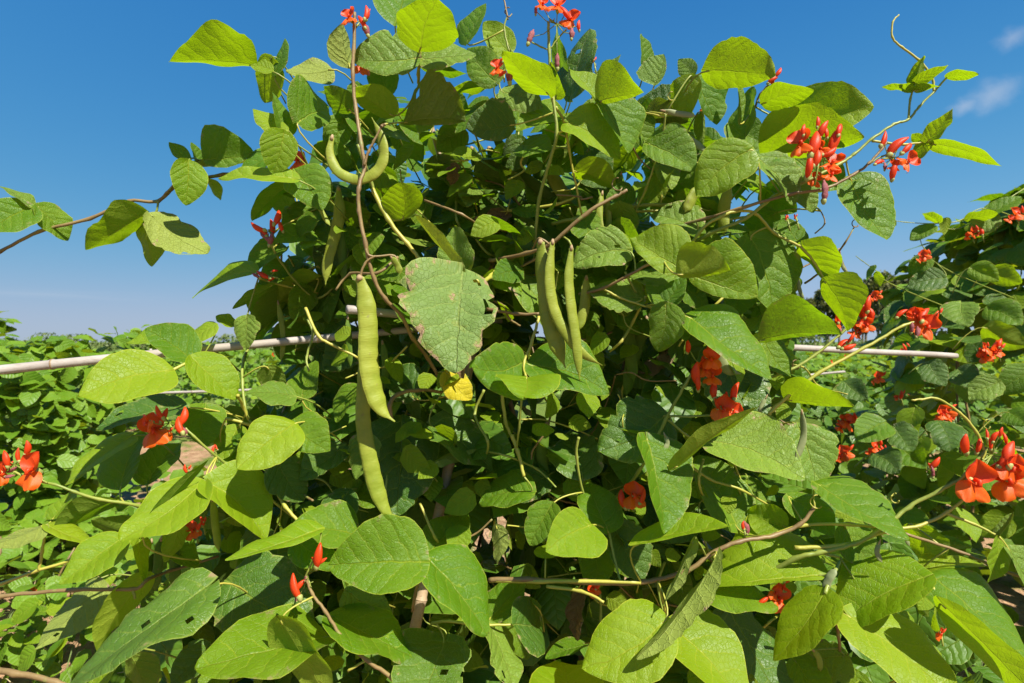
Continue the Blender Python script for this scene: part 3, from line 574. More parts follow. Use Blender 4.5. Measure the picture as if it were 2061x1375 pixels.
specs = [s.strip() for line in HL.strip().split('\n') for s in line.split('|')]
rl = random.Random(21)
for i, s in enumerate(specs): build_leaf(plant, s, rl, i)
NHERO = len(specs)

# leaves behind those: the body of the plant
CORE = [(545,560),(600,420),(640,300),(700,215),(820,200),(930,215),(1080,240),(1300,240),(1440,270),(1520,360),(1560,470),(1590,620),(1580,800),(1640,960),(1800,1090),(1930,1200),(2010,1450),(1980,1900),(200,1900),(210,1420),(300,1250),(330,1090),(440,960),(540,800),(600,700)]
def inside(x, y, poly):
    r = False; j = len(poly) - 1
    for i in range(len(poly)):
        (a, b), (c, d) = poly[i], poly[j]
        if (b > y) != (d > y) and x < (c - a) * (y - b) / (d - b) + a: r = not r
        j = i
    return r
def rand_frame(rng, out, spread=.7):
    """leaf axes: upper side roughly towards 'out', tip hanging down"""
    up = (out + Vector((rng.gauss(0, spread), rng.gauss(0, spread), rng.gauss(0, spread)))).normalized()
    al = Vector((rng.gauss(0, .7), rng.gauss(0, .7), -.75)); al = (al - up * al.dot(up)).normalized()
    ac = al.cross(up); R = Matrix((ac, al, up)).transposed().to_4x4(); return R
rf = random.Random(5)
proto = []
for k in range(14):
    mb = MB(); leaf_geo(mb, 1, rf.uniform(.38, .47), rf.uniform(.38, .47), ID, rf, nu=5, nv=11, fold=rf.uniform(.05, .35), droop=rf.uniform(0, .2), curl=rf.uniform(0, .2), wav=rf.uniform(.02, .08), jag=.04, blunt=rf.uniform(0, .3), rnd=0.0, quilt=.7)
    proto.append({kd: mb.mesh('leaf_blade', M[kd]) for kd in ('m', 'o', 'y')})
    m2 = MB(); petiole_geo(m2, Vector((rf.uniform(-.25, .25), -.55, -.45)), .017, .014); proto[-1]['pet'] = m2.mesh('petiole', M['stem'])
n = 0
while n < 300 - NHERO:
    x, y = rf.uniform(300, 1950), rf.uniform(200, 1420)
    if not inside(x, y, CORE): continue
    Y = rf.uniform(1.10, 1.36); kd = rf.choices(('m', 'o', 'y'), (5, 4, 2))[0]; pk = rf.choice(proto)
    R = rand_frame(rf, Vector((rf.uniform(-.3, .3), -.75, .7)), .45); sc = rf.uniform(.075, .125)
    R = R @ Matrix.Scale(sc, 4); R.translation = P(x, y, Y) - PL
    o = link('leaf', pk[kd], plant, R); link('petiole', pk['pet'], o); n += 1
def stuff_leaf(mb, loc, R, L, rng):
    X = R.copy(); X.translation = loc
    leaf_geo(mb, L, L * rng.uniform(.36, .48), L * rng.uniform(.36, .48), X, rng, nu=2, nv=6, fold=rng.uniform(.05, .4), droop=rng.uniform(0, .25), wav=.05, quilt=0)
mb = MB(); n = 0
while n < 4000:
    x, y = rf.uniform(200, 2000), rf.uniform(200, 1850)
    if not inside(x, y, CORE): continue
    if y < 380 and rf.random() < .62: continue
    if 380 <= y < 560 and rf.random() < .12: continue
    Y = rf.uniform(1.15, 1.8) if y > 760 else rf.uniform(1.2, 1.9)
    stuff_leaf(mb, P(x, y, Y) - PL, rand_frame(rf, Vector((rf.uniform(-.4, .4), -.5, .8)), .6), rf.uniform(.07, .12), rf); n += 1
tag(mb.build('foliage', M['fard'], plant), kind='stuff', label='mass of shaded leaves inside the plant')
mb = MB(); n = 0
while n < 420:
    x, y = rf.uniform(300, 1900), rf.uniform(190, 1380)
    if not inside(x, y, CORE): continue
    stuff_leaf(mb, P(x, y, rf.uniform(1.03, 1.25)) - PL, rand_frame(rf, Vector((rf.uniform(-.3, .3), -.6, .75)), .5), rf.uniform(.028, .062), rf); n += 1
tag(mb.build('small_leaflets', M['y'], plant), kind='stuff', label='small bright leaflets scattered through the plant')
mb = MB(); n = 0
while n < 380:
    x, y = rf.uniform(480, 1640), rf.uniform(130, 640)
    if not inside(x, y + 45, CORE): continue
    stuff_leaf(mb, P(x, y, rf.uniform(1.06, 1.32)) - PL, rand_frame(rf, Vector((rf.uniform(-.3, .3), -.5, .8)), .55), rf.uniform(.045, .085), rf); n += 1
tag(mb.build('crown_leaflets', M['m'], plant), kind='stuff', label='mid green leaflets crowding the top of the plant')
# stalks and twining vines inside the plant
for k in range(170):
    x, y = rf.uniform(560, 1600), rf.uniform(230, 1250)
    if not inside(x, y, CORE): continue
    Y = rf.uniform(1.04, 1.35); a = rf.uniform(0, 6.28); ln = rf.uniform(70, 190); pts = []
    for i in range(4): pts.append((x + math.cos(a) * ln * i / 3 + rf.uniform(-14, 14), y + abs(math.sin(a)) * ln * i / 3 + rf.uniform(-14, 14), Y + rf.uniform(-.03, .03)))
    stem(pts, rf.uniform(.0012, .0028), rf.choice(('stem', 'stemy', 'stemy', 'stemb')))
for k in range(6):       # rooted vines going down to the soil
    x0 = -.55 + k * .24; m = MB(); pts = [Vector((x0 + .05 * math.sin(z * 5 + k), 1.45 + .12 * math.cos(z * 4 + k), 0)) + Vector((0, 0, -.02 + z)) for z in [i * .12 for i in range(12)]]
    tube(m, [p - PL for p in pts], [.006 - .0002 * i for i in range(12)], 7); m.build('stem', M['stemb'], plant)

# ------------------------------------------------------------------ pods
def pod(pts, width, mat='pod', Y=None, thick=.42, parent=plant, calyx=True):
    q = [list(P(*(p if len(p) == 3 else (p[0], p[1], Y)))) for p in pts]
    sp = [Vector(p) for p in spline(q, 8)]; n = len(sp); rg = random.Random(int(pts[0][0] * 7 + pts[0][1]))
    Y0 = pts[0][2] if len(pts[0]) == 3 else Y; r = width * Y0 / F / 2
    tot = 0; cum = [0]
    for i in range(1, n): tot += (sp[i] - sp[i-1]).length; cum.append(tot)
    V = []; Fc = []; uv = []; sides = 14
    R = frames(sp); ph = rg.uniform(0, 6); nb = max(3, tot / .026)
    for i, p in enumerate(sp):
        t = cum[i] / tot
        if t < .20: k_ = t / .20; prof = .48 + .52 * (k_ * k_ * (3 - 2 * k_))
        elif t < .80: prof = 1.0
        else:
            k_ = min(1, (t - .80) / .155); prof = 1 - .84 * (k_ ** 1.6) if t < .955 else .16 - .08 * (t - .955) / .045
        prof *= 1 + .05 * math.sin(t * 9 + ph)
        tan, u, w = R[i]
        ray = (p - Vector((0, 0, CZ))).normalized()
        u = (ray - tan * ray.dot(tan)).normalized(); w = tan.cross(u)
        tw = .45 * math.sin(t * 3 + ph); u, w = u * math.cos(tw) + w * math.sin(tw), w * math.cos(tw) - u * math.sin(tw)
        bul = 1 + .13 * math.sin(t * nb * 6.283 + ph)
        for k in range(sides):
            a = 6.283 * k / sides; ca, sa = math.cos(a), math.sin(a)
            seam = 1 + .10 * max(0, abs(sa) - .86) / .14
            V.append(p - parent.location + u * (ca * r * prof * thick * bul) + w * (sa * r * prof * seam * (1 + .03 * math.sin(t * nb * 6.283 + ph)))); uv.append((k / sides, t))
    for i in range(n - 1):
        for k in range(sides): Fc.append((i*sides+k, i*sides+(k+1) % sides, (i+1)*sides+(k+1) % sides, (i+1)*sides+k))
    Fc.append(tuple(reversed(range(sides)))); Fc.append(tuple((n-1)*sides+k for k in range(sides)))
    m = MB(); m.add(V, Fc, uv); o = m.build('pod', M[mat], parent)
    if calyx:
        d = (sp[1] - sp[0]).normalized(); m = MB()
        tube(m, [sp[0] - d * .006 - parent.location, sp[0] - d * .001 - parent.location, sp[0] + d * .004 - parent.location], [r * .16, r * .42, r * .36], 7); m.build('calyx', M['brown'], o)
    return o
tag(pod([(724,560),(735,600),(741,660),(741,720),(750,780),(768,825),(795,849)], 37, Y=.93), 'broad pale green pod, upper of the overlapping long pair')
tag(pod([(735,600),(738,690),(733,770),(731,850),(745,930),(762,995),(785,1040),(818,1056)], 29, Y=.965), 'long slender pod ending in a hooked tip')
tag(pod([(668,278),(664,310),(680,345),(715,361),(750,352),(771,322),(768,280),(748,236)], 20, Y=.955), 'pod curled into a hoop')
pod([(681,380),(683,430),(672,480),(659,530),(655,575)], 21, Y=1.08); pod([(679,430),(688,500),(692,570)], 17, 'podd', Y=1.1)
pod([(1088,488),(1095,560),(1105,640),(1124,700),(1138,741)], 32, Y=.97); pod([(1112,488),(1106,560),(1115,622),(1140,672),(1170,710),(1213,736)], 20, Y=.95)
pod([(1150,500),(1145,560),(1150,620),(1160,690),(1167,768)], 19, Y=.945); pod([(1180,560),(1176,620),(1160,670)], 20, 'pod', Y=1.05)
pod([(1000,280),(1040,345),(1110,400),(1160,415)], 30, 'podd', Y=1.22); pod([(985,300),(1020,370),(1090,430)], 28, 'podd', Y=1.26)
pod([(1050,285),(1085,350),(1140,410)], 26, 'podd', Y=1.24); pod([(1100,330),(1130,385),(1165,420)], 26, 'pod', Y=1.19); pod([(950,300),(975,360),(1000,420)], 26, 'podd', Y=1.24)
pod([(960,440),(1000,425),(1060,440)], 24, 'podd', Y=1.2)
pod([(1212,390),(1206,430),(1212,475)], 13, Y=1.08); pod([(1222,400),(1225,440),(1228,480)], 13, Y=1.09); pod([(1250,350),(1240,390),(1255,420)], 12, 'podd', Y=1.1)
pod([(1469,376),(1457,420),(1457,475)], 22, Y=1.08); pod([(1405,376),(1392,400),(1378,428)], 20, Y=1.05)
pod([(1410,650),(1440,700),(1460,740),(1492,753)], 19, 'podg', Y=1.02); pod([(1400,565),(1408,610),(1405,650)], 24, 'podd', Y=1.12)
pod([(325,1085),(318,1140),(312,1190)], 18, 'podd', Y=1.04); pod([(348,1078),(352,1130),(353,1185)], 20, 'podd', Y=1.05); pod([(428,1005),(434,1060),(441,1112)], 14, Y=1.0)
pod([(305,1090),(302,1150),(308,1200)], 14, 'podd', Y=1.06); pod([(640,410),(655,440),(665,455)], 9, Y=1.06)
pod([(1770,1092),(1765,1112),(1776,1133)], 9, 'podg', Y=.9); pod([(1820,1075),(1830,1100)], 7, 'podg', Y=.9); pod([(1338,876),(1343,893),(1334,910)], 9, 'podg', Y=.98)
pod([(1614,830),(1617,880),(1600,930)], 12, 'podg', Y=1.0); pod([(1542,800),(1530,825),(1532,850)], 8, 'podg', Y=1.0); pod([(1606,560),(1610,585),(1618,604)], 7, 'podg', Y=1.1)
pod([(1690,522),(1698,540),(1706,550)], 6, 'podg', Y=1.1); pod([(1636,1308),(1648,1325),(1652,1352)], 11, 'pod', Y=.97); pod([(788,518),(800,535),(806,552)], 13, 'pod', Y=.94)
pod([(1335,223),(1365,229),(1402,233)], 11, 'podg', Y=1.0); pod([(1368,266),(1395,285),(1422,306)], 12, 'podg', Y=1.02); pod([(1660,1190),(1668,1165),(1684,1145)], 15, 'podg', Y=.91)
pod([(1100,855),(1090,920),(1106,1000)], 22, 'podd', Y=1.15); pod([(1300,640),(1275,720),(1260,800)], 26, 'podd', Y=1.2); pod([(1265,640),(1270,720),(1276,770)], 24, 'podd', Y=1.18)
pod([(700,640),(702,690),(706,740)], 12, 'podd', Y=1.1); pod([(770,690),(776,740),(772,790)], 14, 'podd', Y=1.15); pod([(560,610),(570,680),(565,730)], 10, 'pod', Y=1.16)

# ------------------------------------------------------------------ flowers
def petal(mb, base, along, up, L, Wd, cup, roll, rng, n=5, k=7):
    along = along.normalized(); up = (up - along * up.dot(along)).normalized(); ac = along.cross(up); V = []; uv = []
    for i in range(k + 1):
        v = i / k; h = max(.22, math.sqrt(max(0, 1 - ((v - .56) / .56) ** 2))) if v < .999 else .45
        for j in range(-n, n + 1):
            u = j / n; x = u * Wd * h
            z = cup * Wd * (u * u) - roll * L * v * v + .04 * L * math.sin(u * 5 + v * 4 + rng.random() * .3)
            V.append(base + ac * x + along * (v * L * (1 - .12 * u * u)) + up * z); uv.append((u, v))
    w = 2 * n + 1; mb.add(V, [(i*w+j, i*w+j+1, (i+1)*w+j+1, (i+1)*w+j) for i in range(k) for j in range(w-1)], uv)
def bloom_mesh(rng):
    mb = MB(); f = Vector((0, -1, 0))
    mb.mi = 0; petal(mb, Vector((0, .05, .02)), Vector((rng.uniform(-.15, .15), -.25, 1)), f, .50, .37, .55, .10, rng)
    mb.mi = 1
    for s in (-1, 1): petal(mb, Vector((s * .04, 0, .04)), Vector((s * rng.uniform(.35, .75), -.45, -.8)), Vector((s * .3, -1, .35)), .56, .24, -.45, .12, rng)
    mb.mi = 3; tube(mb, [Vector((0, -.04, .05)), Vector((.03, -.16, .04)), Vector((.04, -.18, -.06)), Vector((-.02, -.12, -.09))], [.05, .055, .045, .03], 6)
    mb.mi = 2; tube(mb, [Vector((0, .24, -.10)), Vector((0, .16, -.05)), Vector((0, .05, .0)), Vector((0, 0, .03))], [.03, .08, .10, .07], 7)
    return mb.mesh('flower', [M['red'], M['orange'], M['calyx'], M['red']])
def bud_mesh(rng, mat, shr=0.0):
    mb = MB(); pts = []; rad = []; b = rng.uniform(-.12, .12)
    for i in range(10):
        t = i / 9; pts.append(Vector((b * math.sin(math.pi * t), -.06 * math.sin(math.pi * t), t - .5)))
        rad.append(.18 * math.sin(math.pi * min(.97, .08 + t * .9)) ** .75 * (1 + shr * rng.uniform(-.6, .5)))
    mb.mi = 0; tube(mb, pts, rad, 9, flat=(.75, 1.05))
    mb.mi = 1; tube(mb, [Vector((0, 0, -.60)), Vector((0, 0, -.52)), Vector((0, 0, -.40)), Vector((0, 0, -.33))], [.04, .10, .13, .10], 7)
    return mb.mesh('bud', [M[mat], M['calyx']])
rb = random.Random(9)
BL = [bloom_mesh(rb) for _ in range(6)]; BU = [bud_mesh(rb, 'red') for _ in range(5)]; WI = [bud_mesh(rb, 'wither', .5) for _ in range(4)]
def truss(base, items, parent=plant, tipmat='stem'):
    """base (px, py, Y) of the stalk; items: kind, px, py, size in pixels, roll in degrees[, dY]"""
    Y = base[2]; B = P(*base); m = MB(); pl = parent.location
    cx = sum(i[1] for i in items) / len(items); cy = sum(i[2] for i in items) / len(items); top = P(cx, cy, Y + .01)
    if (top - B).length < .004: top = B + Vector((0, 0, .006))
    tube(m, [B - pl, (B + top) / 2 - pl, top - pl], [.0016, .0015, .0011], 6)
    pos = []
    for it in items:
        k, x, y, s, rot = it[:5]; s *= .98; yy = Y + (it[5] if len(it) > 5 else rb.uniform(-.012, .012)); p = P(x, y, yy); pos.append((k, p, s * yy / F, rot))
        md = (p + top) / 2 + Vector((0, .004, -.004)); tube(m, [top - pl, md - pl, p - pl], [.0009, .0008, .0007], 5)
    for q in range(5):
        d = Vector((rb.uniform(-1, 1), rb.uniform(-1, 1), rb.uniform(-.5, 1))).normalized(); a = B.lerp(top, rb.random())
        tube(m, [a - pl, a + d * .006 - pl], [.0009, .0006], 4)
    t = m.build('flower_truss', M[tipmat], parent)
    for k, p, s, rot in pos:
        yaw = rb.uniform(-40, 40) if k == 'b' else rb.uniform(-60, 60)
        Rm = Matrix.Rotation(math.radians(rot), 4, 'Y') @ Matrix.Rotation(math.radians(rb.uniform(-22, 12)), 4, 'X') @ Matrix.Rotation(math.radians(yaw), 4, 'Z') @ Matrix.Scale(s, 4)
        Rm.translation = p - pl
        link('flower' if k == 'b' else 'bud' if k == 'u' else 'withered_flower', rb.choice(BL if k == 'b' else BU if k == 'u' else WI), t, Rm)
    return t
T = truss
T((1640,372,.93), [('b',1612,290,62,-5),('u',1657,262,40,25),('u',1637,290,58,18),('u',1680,285,62,25),('u',1618,262,26,10),('u',1664,268,24,0),('b',1674,330,56,35),('u',1627,335,52,5),('b',1672,352,40,20),('u',1640,318,42,15),('w',1658,385,46,0),('u',1668,305,34,60),('b',1640,362,34,20),('u',1645,246,24,5),('b',1652,300,34,-20),('u',1690,262,34,25)])
T((1775,320,.94), [('u',1777,280,36,20),('u',1808,296,52,45),('u',1824,300,40,50),('b',1826,325,48,60),('u',1800,346,36,10),('u',1770,328,26,70),('b',1800,335,30,15),('w',1780,335,18,0)])
T((713,60,.95), [('b',704,36,44,-5),('u',735,26,32,5),('u',741,30,26,20),('w',734,58,34,-25),('u',728,45,30,-30)])
T((722,140,1.0), [('b',728,132,48,10),('w',745,132,20,30)])
T((1106,40,.99), [('b',1122,14,52,30),('b',1090,10,40,-15),('b',1150,42,48,50),('u',1166,52,22,0),('w',1068,75,36,20),('w',1122,124,34,0),('w',1150,68,26,0),('w',1078,22,20,0),('u',1137,28,40,-40)])
T((1015,165,.98), [('b',1002,138,42,10),('u',1015,118,20,20),('w',1026,152,40,0),('u',1012,150,20,60)])
T((1540,180,1.02), [('u',1565,146,24,35),('u',1552,148,26,20),('w',1562,172,26,40),('u',1555,162,24,60),('u',1556,165,20,0)])
T((560,490,1.06), [('u',520,456,34,-60),('u',556,438,36,8),('u',546,458,34,-5),('w',535,478,36,-50),('u',566,456,26,-20),('w',545,482,30,10),('u',528,468,28,-50)])
T((560,560,1.08), [('u',530,553,30,-60),('u',548,562,18,60),('w',516,555,20,-60),('u',553,546,14,80)])
T((345,860,.97), [('b',312,866,72,-8),('b',300,850,40,-40),('u',366,838,40,8),('u',364,856,40,-25),('w',372,868,18,-20),('u',345,866,14,30),('u',352,858,12,0),('u',330,836,32,20),('u',322,830,34,-30)])
T((95,972,.925), [('b',68,948,78,12),('u',52,902,32,10),('u',38,916,30,-5),('u',12,924,36,-15),('b',2,952,50,20),('w',25,945,24,60),('w',20,958,22,80),('u',18,938,26,40)])
T((625,1185,.88), [('u',641,1118,52,8),('u',597,1180,54,-20),('u',606,1178,28,40),('w',600,1202,20,20),('u',648,1128,26,60),('w',615,1165,12,20),('u',632,1130,20,-30)])
T((1400,755,.975), [('b',1432,722,48,5),('u',1405,752,50,-5),('b',1434,758,48,20),('u',1440,785,40,5),('u',1383,697,30,-5),('u',1410,735,40,15),('b',1420,742,40,0),('u',1425,705,30,20),('u',1404,770,36,-8)])
T((1440,838,.975), [('b',1452,822,58,10),('u',1482,788,40,20),('u',1472,800,36,30),('b',1475,826,40,40),('u',1462,800,26,10),('u',1442,812,26,-10)])
T((1715,680,1.04), [('u',1748,612,36,10),('u',1738,625,36,0),('b',1738,645,44,15),('u',1750,632,30,-10),('b',1722,668,36,40),('u',1700,692,34,60),('u',1708,698,30,70),('w',1730,668,22,20),('b',1745,655,34,0),('u',1712,680,26,30)])
T((1688,672,1.05), [('b',1682,650,38,-10),('u',1688,640,26,15),('w',1690,668,22,20),('u',1672,652,22,-50)])
T((1832,662,.985), [('b',1864,658,54,25),('b',1845,640,44,-10),('u',1815,632,28,50),('u',1895,626,14,30),('w',1845,668,26,20),('u',1862,635,40,40),('w',1835,660,24,0),('u',1878,640,34,30),('b',1838,632,30,0)])
T((1975,930,.895), [('b',1957,968,90,8),('b',2026,966,86,-12),('b',2030,940,62,20),('u',1945,894,44,-8),('u',1968,896,36,20),('u',1986,874,22,10),('u',2004,880,26,25),('u',2022,882,26,-5),('u',1992,893,26,5),('u',2035,915,58,25),('u',2020,922,50,30),('w',1952,1002,24,40),('u',2015,870,22,10)])
T((1880,950,.92), [('u',1880,932,32,35),('w',1876,950,26,-10),('u',1872,938,18,-40)])
T((1590,1190,.965), [('b',1565,1205,60,10),('u',1535,1208,36,60),('u',1585,1165,24,60),('w',1530,1215,16,0),('b',1558,1192,34,30),('u',1578,1180,18,20)])
T((1275,1030,1.0), [('b',1274,998,58,0),('u',1255,1004,40,-10),('u',1292,1000,34,20),('w',1265,1018,18,0)])
for x, y, s, Y in ((1193,1186,34,.99),(390,1068,40,1.03),(375,944,20,1.06),(368,1328,26,1.1),(1890,1275,28,1.0),(600,326,44,1.05),(1421,216,26,1.08),(430,905,22,1.02),(1640,1330,20,1.0),(1582,438,14,1.0),(1600,436,12,1.0),(815,45,26,1.0),(1192,122,20,1.1),(405,1050,22,1.04)):
    T((x + 8, y + 26, Y + .005), [('b' if s > 24 else 'u', x, y, s, rb.uniform(-30, 30)), ('u', x + s * .3, y - s * .2, s * .55, rb.uniform(-30, 50))])
T((1500,1080,.94), [('w',1500,1062,28,-10),('u',1497,1058,18,0)])
# bare fruited stubs and curled tendrils
def tendril(x, y, Y, s, mat='stemy'):
    pts = []
    for i in range(9):
        a = i * .9 + rb.uniform(-.3, .3); r = s * (1 - i / 11); pts.append((x + r * math.cos(a) * .6, y - s * .25 * i * .6 + r * math.sin(a) * .5, Y + rb.uniform(-.006, .006)))
    stem(pts, .0011, mat, nodes=False, name='tendril')
for a in ((1240,380,1.0,20,'stemb'),(1640,1020,.95,22),(1800,1010,.92,16),(1350,200,1.0,14),(1985,860,.9,14),(1610,640,1.05,12),(1720,455,1.1,12,'stemb'),(1600,740,1.05,14,'stemb'),(1022,30,1.05,14,'stemb'),(1195,740,1.1,14,'stem')): tendril(*a)

# ------------------------------------------------------------------ canes
def cane(a, b, r0, r1, label, mat='cane', step=.28, bend=.004, seed=1):
    A, B = (P(*a) if len(a) == 3 else Vector(a[:3])), (P(*b) if len(b) == 3 else Vector(b[:3]))
    rg = random.Random(seed); L = (B - A).length; root = bpy.data.objects.new('bamboo_cane', None); C.objects.link(root); root.location = A
    tag(root, label, 'cane')
    n = max(8, int(L / .05)); pts = []; rad = []
    side = (B - A).cross(Vector((0, .3, 1))).normalized(); ph = rg.uniform(0, 6)
    knots = []; t = rg.uniform(.1, step)
    while t < L - .02: knots.append(t); t += step * rg.uniform(.8, 1.2)
    ts = sorted(set([L * i / n for i in range(n + 1)] + [k + d for k in knots for d in (-.006, -.002, .002, .006)]))
    for t in ts:
        f = t / L; pts.append((B - A) * f + side * (bend * math.sin(f * 7 + ph) + bend * 1.5 * math.sin(math.pi * f)))
        r = r0 + (r1 - r0) * f
        for k in knots:
            if abs(t - k) < .0035: r *= 1.14
        rad.append(r)
    m = MB(); tube(m, pts, rad, 12); m.build('culm', M[mat], root)
    for k in knots:
        f = k / L; p = (B - A) * f + side * (bend * math.sin(f * 7 + ph) + bend * 1.5 * math.sin(math.pi * f)); d = (B - A).normalized(); r = (r0 + (r1 - r0) * f)
        m = MB(); tube(m, [p - d * .0016, p + d * .0016], [r * 1.16, r * 1.16], 12); m.build('node_ring', M['caneb'], root)
    return root
cane((-260,772,.98), (1010,645,1.27), .0090, .0072, 'long bleached bamboo cane running level from the left edge into the plant', bend=.003, seed=2)
cane((697,624,1.06), (880,640,1.20), .0082, .0080, 'short pale bamboo cane end lying level behind the long hanging pods', seed=3)
cane((1560,699,1.52), (1922,717,1.72), .0086, .0080, 'pale bamboo cane running level to the right-hand bean plant', step=.6, seed=4)
def ground_pt(x, y, Y): p = P(x, y, Y); return p
def upright(top, low, r, label, mat, seed):
    a, b = P(*top), P(*low); d = (b - a); f = (a.z + .08) / (-d.z); g = a + d * f
    return cane((a.x, a.y, a.z, 1), (g.x, g.y, g.z, 1), r * .85, r, label, mat, seed=seed)
upright((852,190,1.32), (925,455,1.34), .0068, 'brown bamboo cane rising through the plant below the top leaves', 'caneb', 5)
upright((1000,470,1.30), (878,1060,1.10), .0112, 'thick pale bamboo cane leaning up behind the lower leaves', 'caneb', 6)
cane((1200,372,1.30), (985,680,1.33), .0072, .0080, 'bamboo cane slanting across behind the brown flower stub', 'caneb', seed=7)
cane((300,792,3.9), (620,781,4.1), .0085, .0080, 'thin far cane level behind the leaves on the left', seed=8)
cane((1545,764,3.9), (1700,748,4.1), .0085, .0080, 'thin far cane level in the gap right of the plant', seed=9)
for k, (x, Y) in enumerate(((300, 3.9), (640, 4.1))):
    p = P(x, 790, Y); cane((p.x, p.y + .02, 1.25, 1), (p.x + .1, p.y + .02, -.05, 1), .008, .009, ('left' if k == 0 else 'right') + ' of two distant upright canes behind the main plant', seed=10 + k)

# ------------------------------------------------------------------ neighbouring bean plants and rows
rp = random.Random(31)
fproto = []
for k in range(10):
    mb = MB(); leaf_geo(mb, 1, rp.uniform(.38, .47), rp.uniform(.38, .47), ID, rp, nu=3, nv=8, fold=rp.uniform(.05, .35), droop=rp.uniform(0, .25), curl=rp.uniform(0, .2), wav=rp.uniform(.02, .08), rnd=0.0, blunt=rp.uniform(0, .3), quilt=.45)
    fproto.append({kd: mb.mesh('leaf_blade', M[kd]) for kd in ('far', 'fard', 'm', 'y', 'o')})
def bean_mass(root, surf, nparts, nstuff, size, kinds, weights, stuffmat, vis, out_z=.8):
    """surf(rng) -> (point, outward normal); the best-visible (vis score) become leaf parts"""
    pts = [surf(rp) for _ in range(nparts + nstuff)]
    pts.sort(key=lambda q: vis(q[0])); pl = root.location
    for p, nrm in pts[:nparts]:
        R = rand_frame(rp, (nrm * .8 + Vector((.1, -.25, out_z))).normalized(), .38) @ Matrix.Scale(rp.uniform(*size), 4); R.translation = p - pl
        link('leaf', rp.choice(fproto)[rp.choices(kinds, weights)[0]], root, R)
    mb = MB()
    for p, nrm in pts[nparts:]: stuff_leaf(mb, p - pl, rand_frame(rp, (nrm * .8 + Vector((.1, -.25, out_z))).normalized(), .45), rp.uniform(*size), rp)
    if nstuff: tag(mb.build('foliage', M[stuffmat], root), kind='stuff')
def stems_for(root, pts):
    for p in pts:
        m = MB(); q = [Vector((p[0] + .03 * math.sin(i + p[0] * 9), p[1] + .03 * math.cos(i), p[2] * i / 6 - .03)) - root.location for i in range(7)]
        tube(m, q, [.007 - .0005 * i for i in range(7)], 6); m.build('stem', M['stemb'], root)
# right-hand plant: a tall leafy column on its own canes
RC = Vector((2.36, 2.42, 0)); right = empty('runner_bean_plant', RC, 'dark leafy runner bean plant with red flowers filling the right edge', 'bean plant')
RPROF = [(0, .78), (.4, .86), (.9, .80), (1.25, .64), (1.5, .56), (1.7, .46), (1.9, .28), (2.0, .08)]
def rr(z):
    for (a, x), (b, y) in zip(RPROF, RPROF[1:]):
        if z <= b: return x + (y - x) * (z - a) / (b - a)
    return .05
def surf_right(r):
    z = r.uniform(.05, 1.98) if r.random() < .8 else r.uniform(1.3, 1.98); a = r.uniform(0, 6.283); k = rr(z) * (1 - abs(r.gauss(0, .22))); k = max(.02, k)
    k *= 1 + .16 * math.sin(3 * a + z * 4) + .08 * math.sin(7 * a - z * 6)
    n_ = Vector((math.cos(a), math.sin(a), .35)).normalized()
    return RC + Vector((math.cos(a) * k, math.sin(a) * k * 1.15, z)), n_
bean_mass(right, surf_right, 300, 1500, (.085, .135), ('m', 'o', 'y', 'far'), (5, 3, 4, 3), 'far', lambda p: p.y + (0 if .2 < p.z else 1.5) + (0 if p.x / p.y < .93 else 1.2))
stems_for(right, [(RC.x + .4 * math.cos(a), RC.y + .4 * math.sin(a), 1.5) for a in (0, 1, 2, 3, 4, 5)])
def vine(root, pts, r=.0022, mat='stem'):
    stem(pts, r, mat, parent=root, taper=.5)
vine(right, [(2120,470,2.25),(1990,420,2.1),(1930,445,2.1),(1880,450,2.1),(1820,447,2.1),(1770,440,2.1),(1738,432,2.1)])
vine(right, [(2040,600,2.2),(1900,540,2.1),(1860,500,2.1),(1850,480,2.1),(1835,485,2.1)]); vine(right, [(1960,640,2.2),(1800,575,2.1),(1770,550,2.1),(1735,525,2.1),(1722,515,2.1)]); vine(right, [(2061,380,2.1),(1990,425,2.1),(1930,460,2.1),(1880,455,2.1)])
for s in ('1945 442 1990 425 14 12 d y 2.08','1890 448 1860 430 9 10 d y 2.08','1880 455 1840 478 14 16 u m 2.08','1905 440 1895 470 10 9 d y 2.08','1770 440 1800 452 10 10 u y 2.08','1760 535 1740 560 5 6 u m 2.08','1765 548 1775 575 10 8 d y 2.08','2000 430 1960 460 26 24 u p 2.06','1990 430 2040 400 16 16 u m 2.08','1870 520 1835 545 20 18 u m 2.06','1900 560 1840 575 26 24 u o 2.04',
          '1955 540 2000 560 22 20 u y 2.0','1995 545 2045 565 24 20 d y 2.0','1935 610 1945 640 30 32 u p 1.95','1990 620 2040 645 30 26 u m 1.95','1985 660 2050 690 26 30 d y 1.9','1780 850 1730 885 34 30 u m 1.9','1800 860 1830 900 30 26 u o 1.9','1810 900 1850 930 28 28 u m 1.9','1760 915 1800 945 30 26 u o 1.9','1700 770 1740 800 24 26 u o 2.1','1725 780 1690 830 22 24 u m 2.2','1890 850 1910 900 32 30 u o 1.85','2010 770 1960 800 28 26 u p 1.85','2030 830 2061 850 22 22 u m 1.85','1870 730 1900 770 24 26 u o 1.95','1930 745 1960 775 26 24 u o 1.95'):
    build_leaf(right, s, rp, 0)
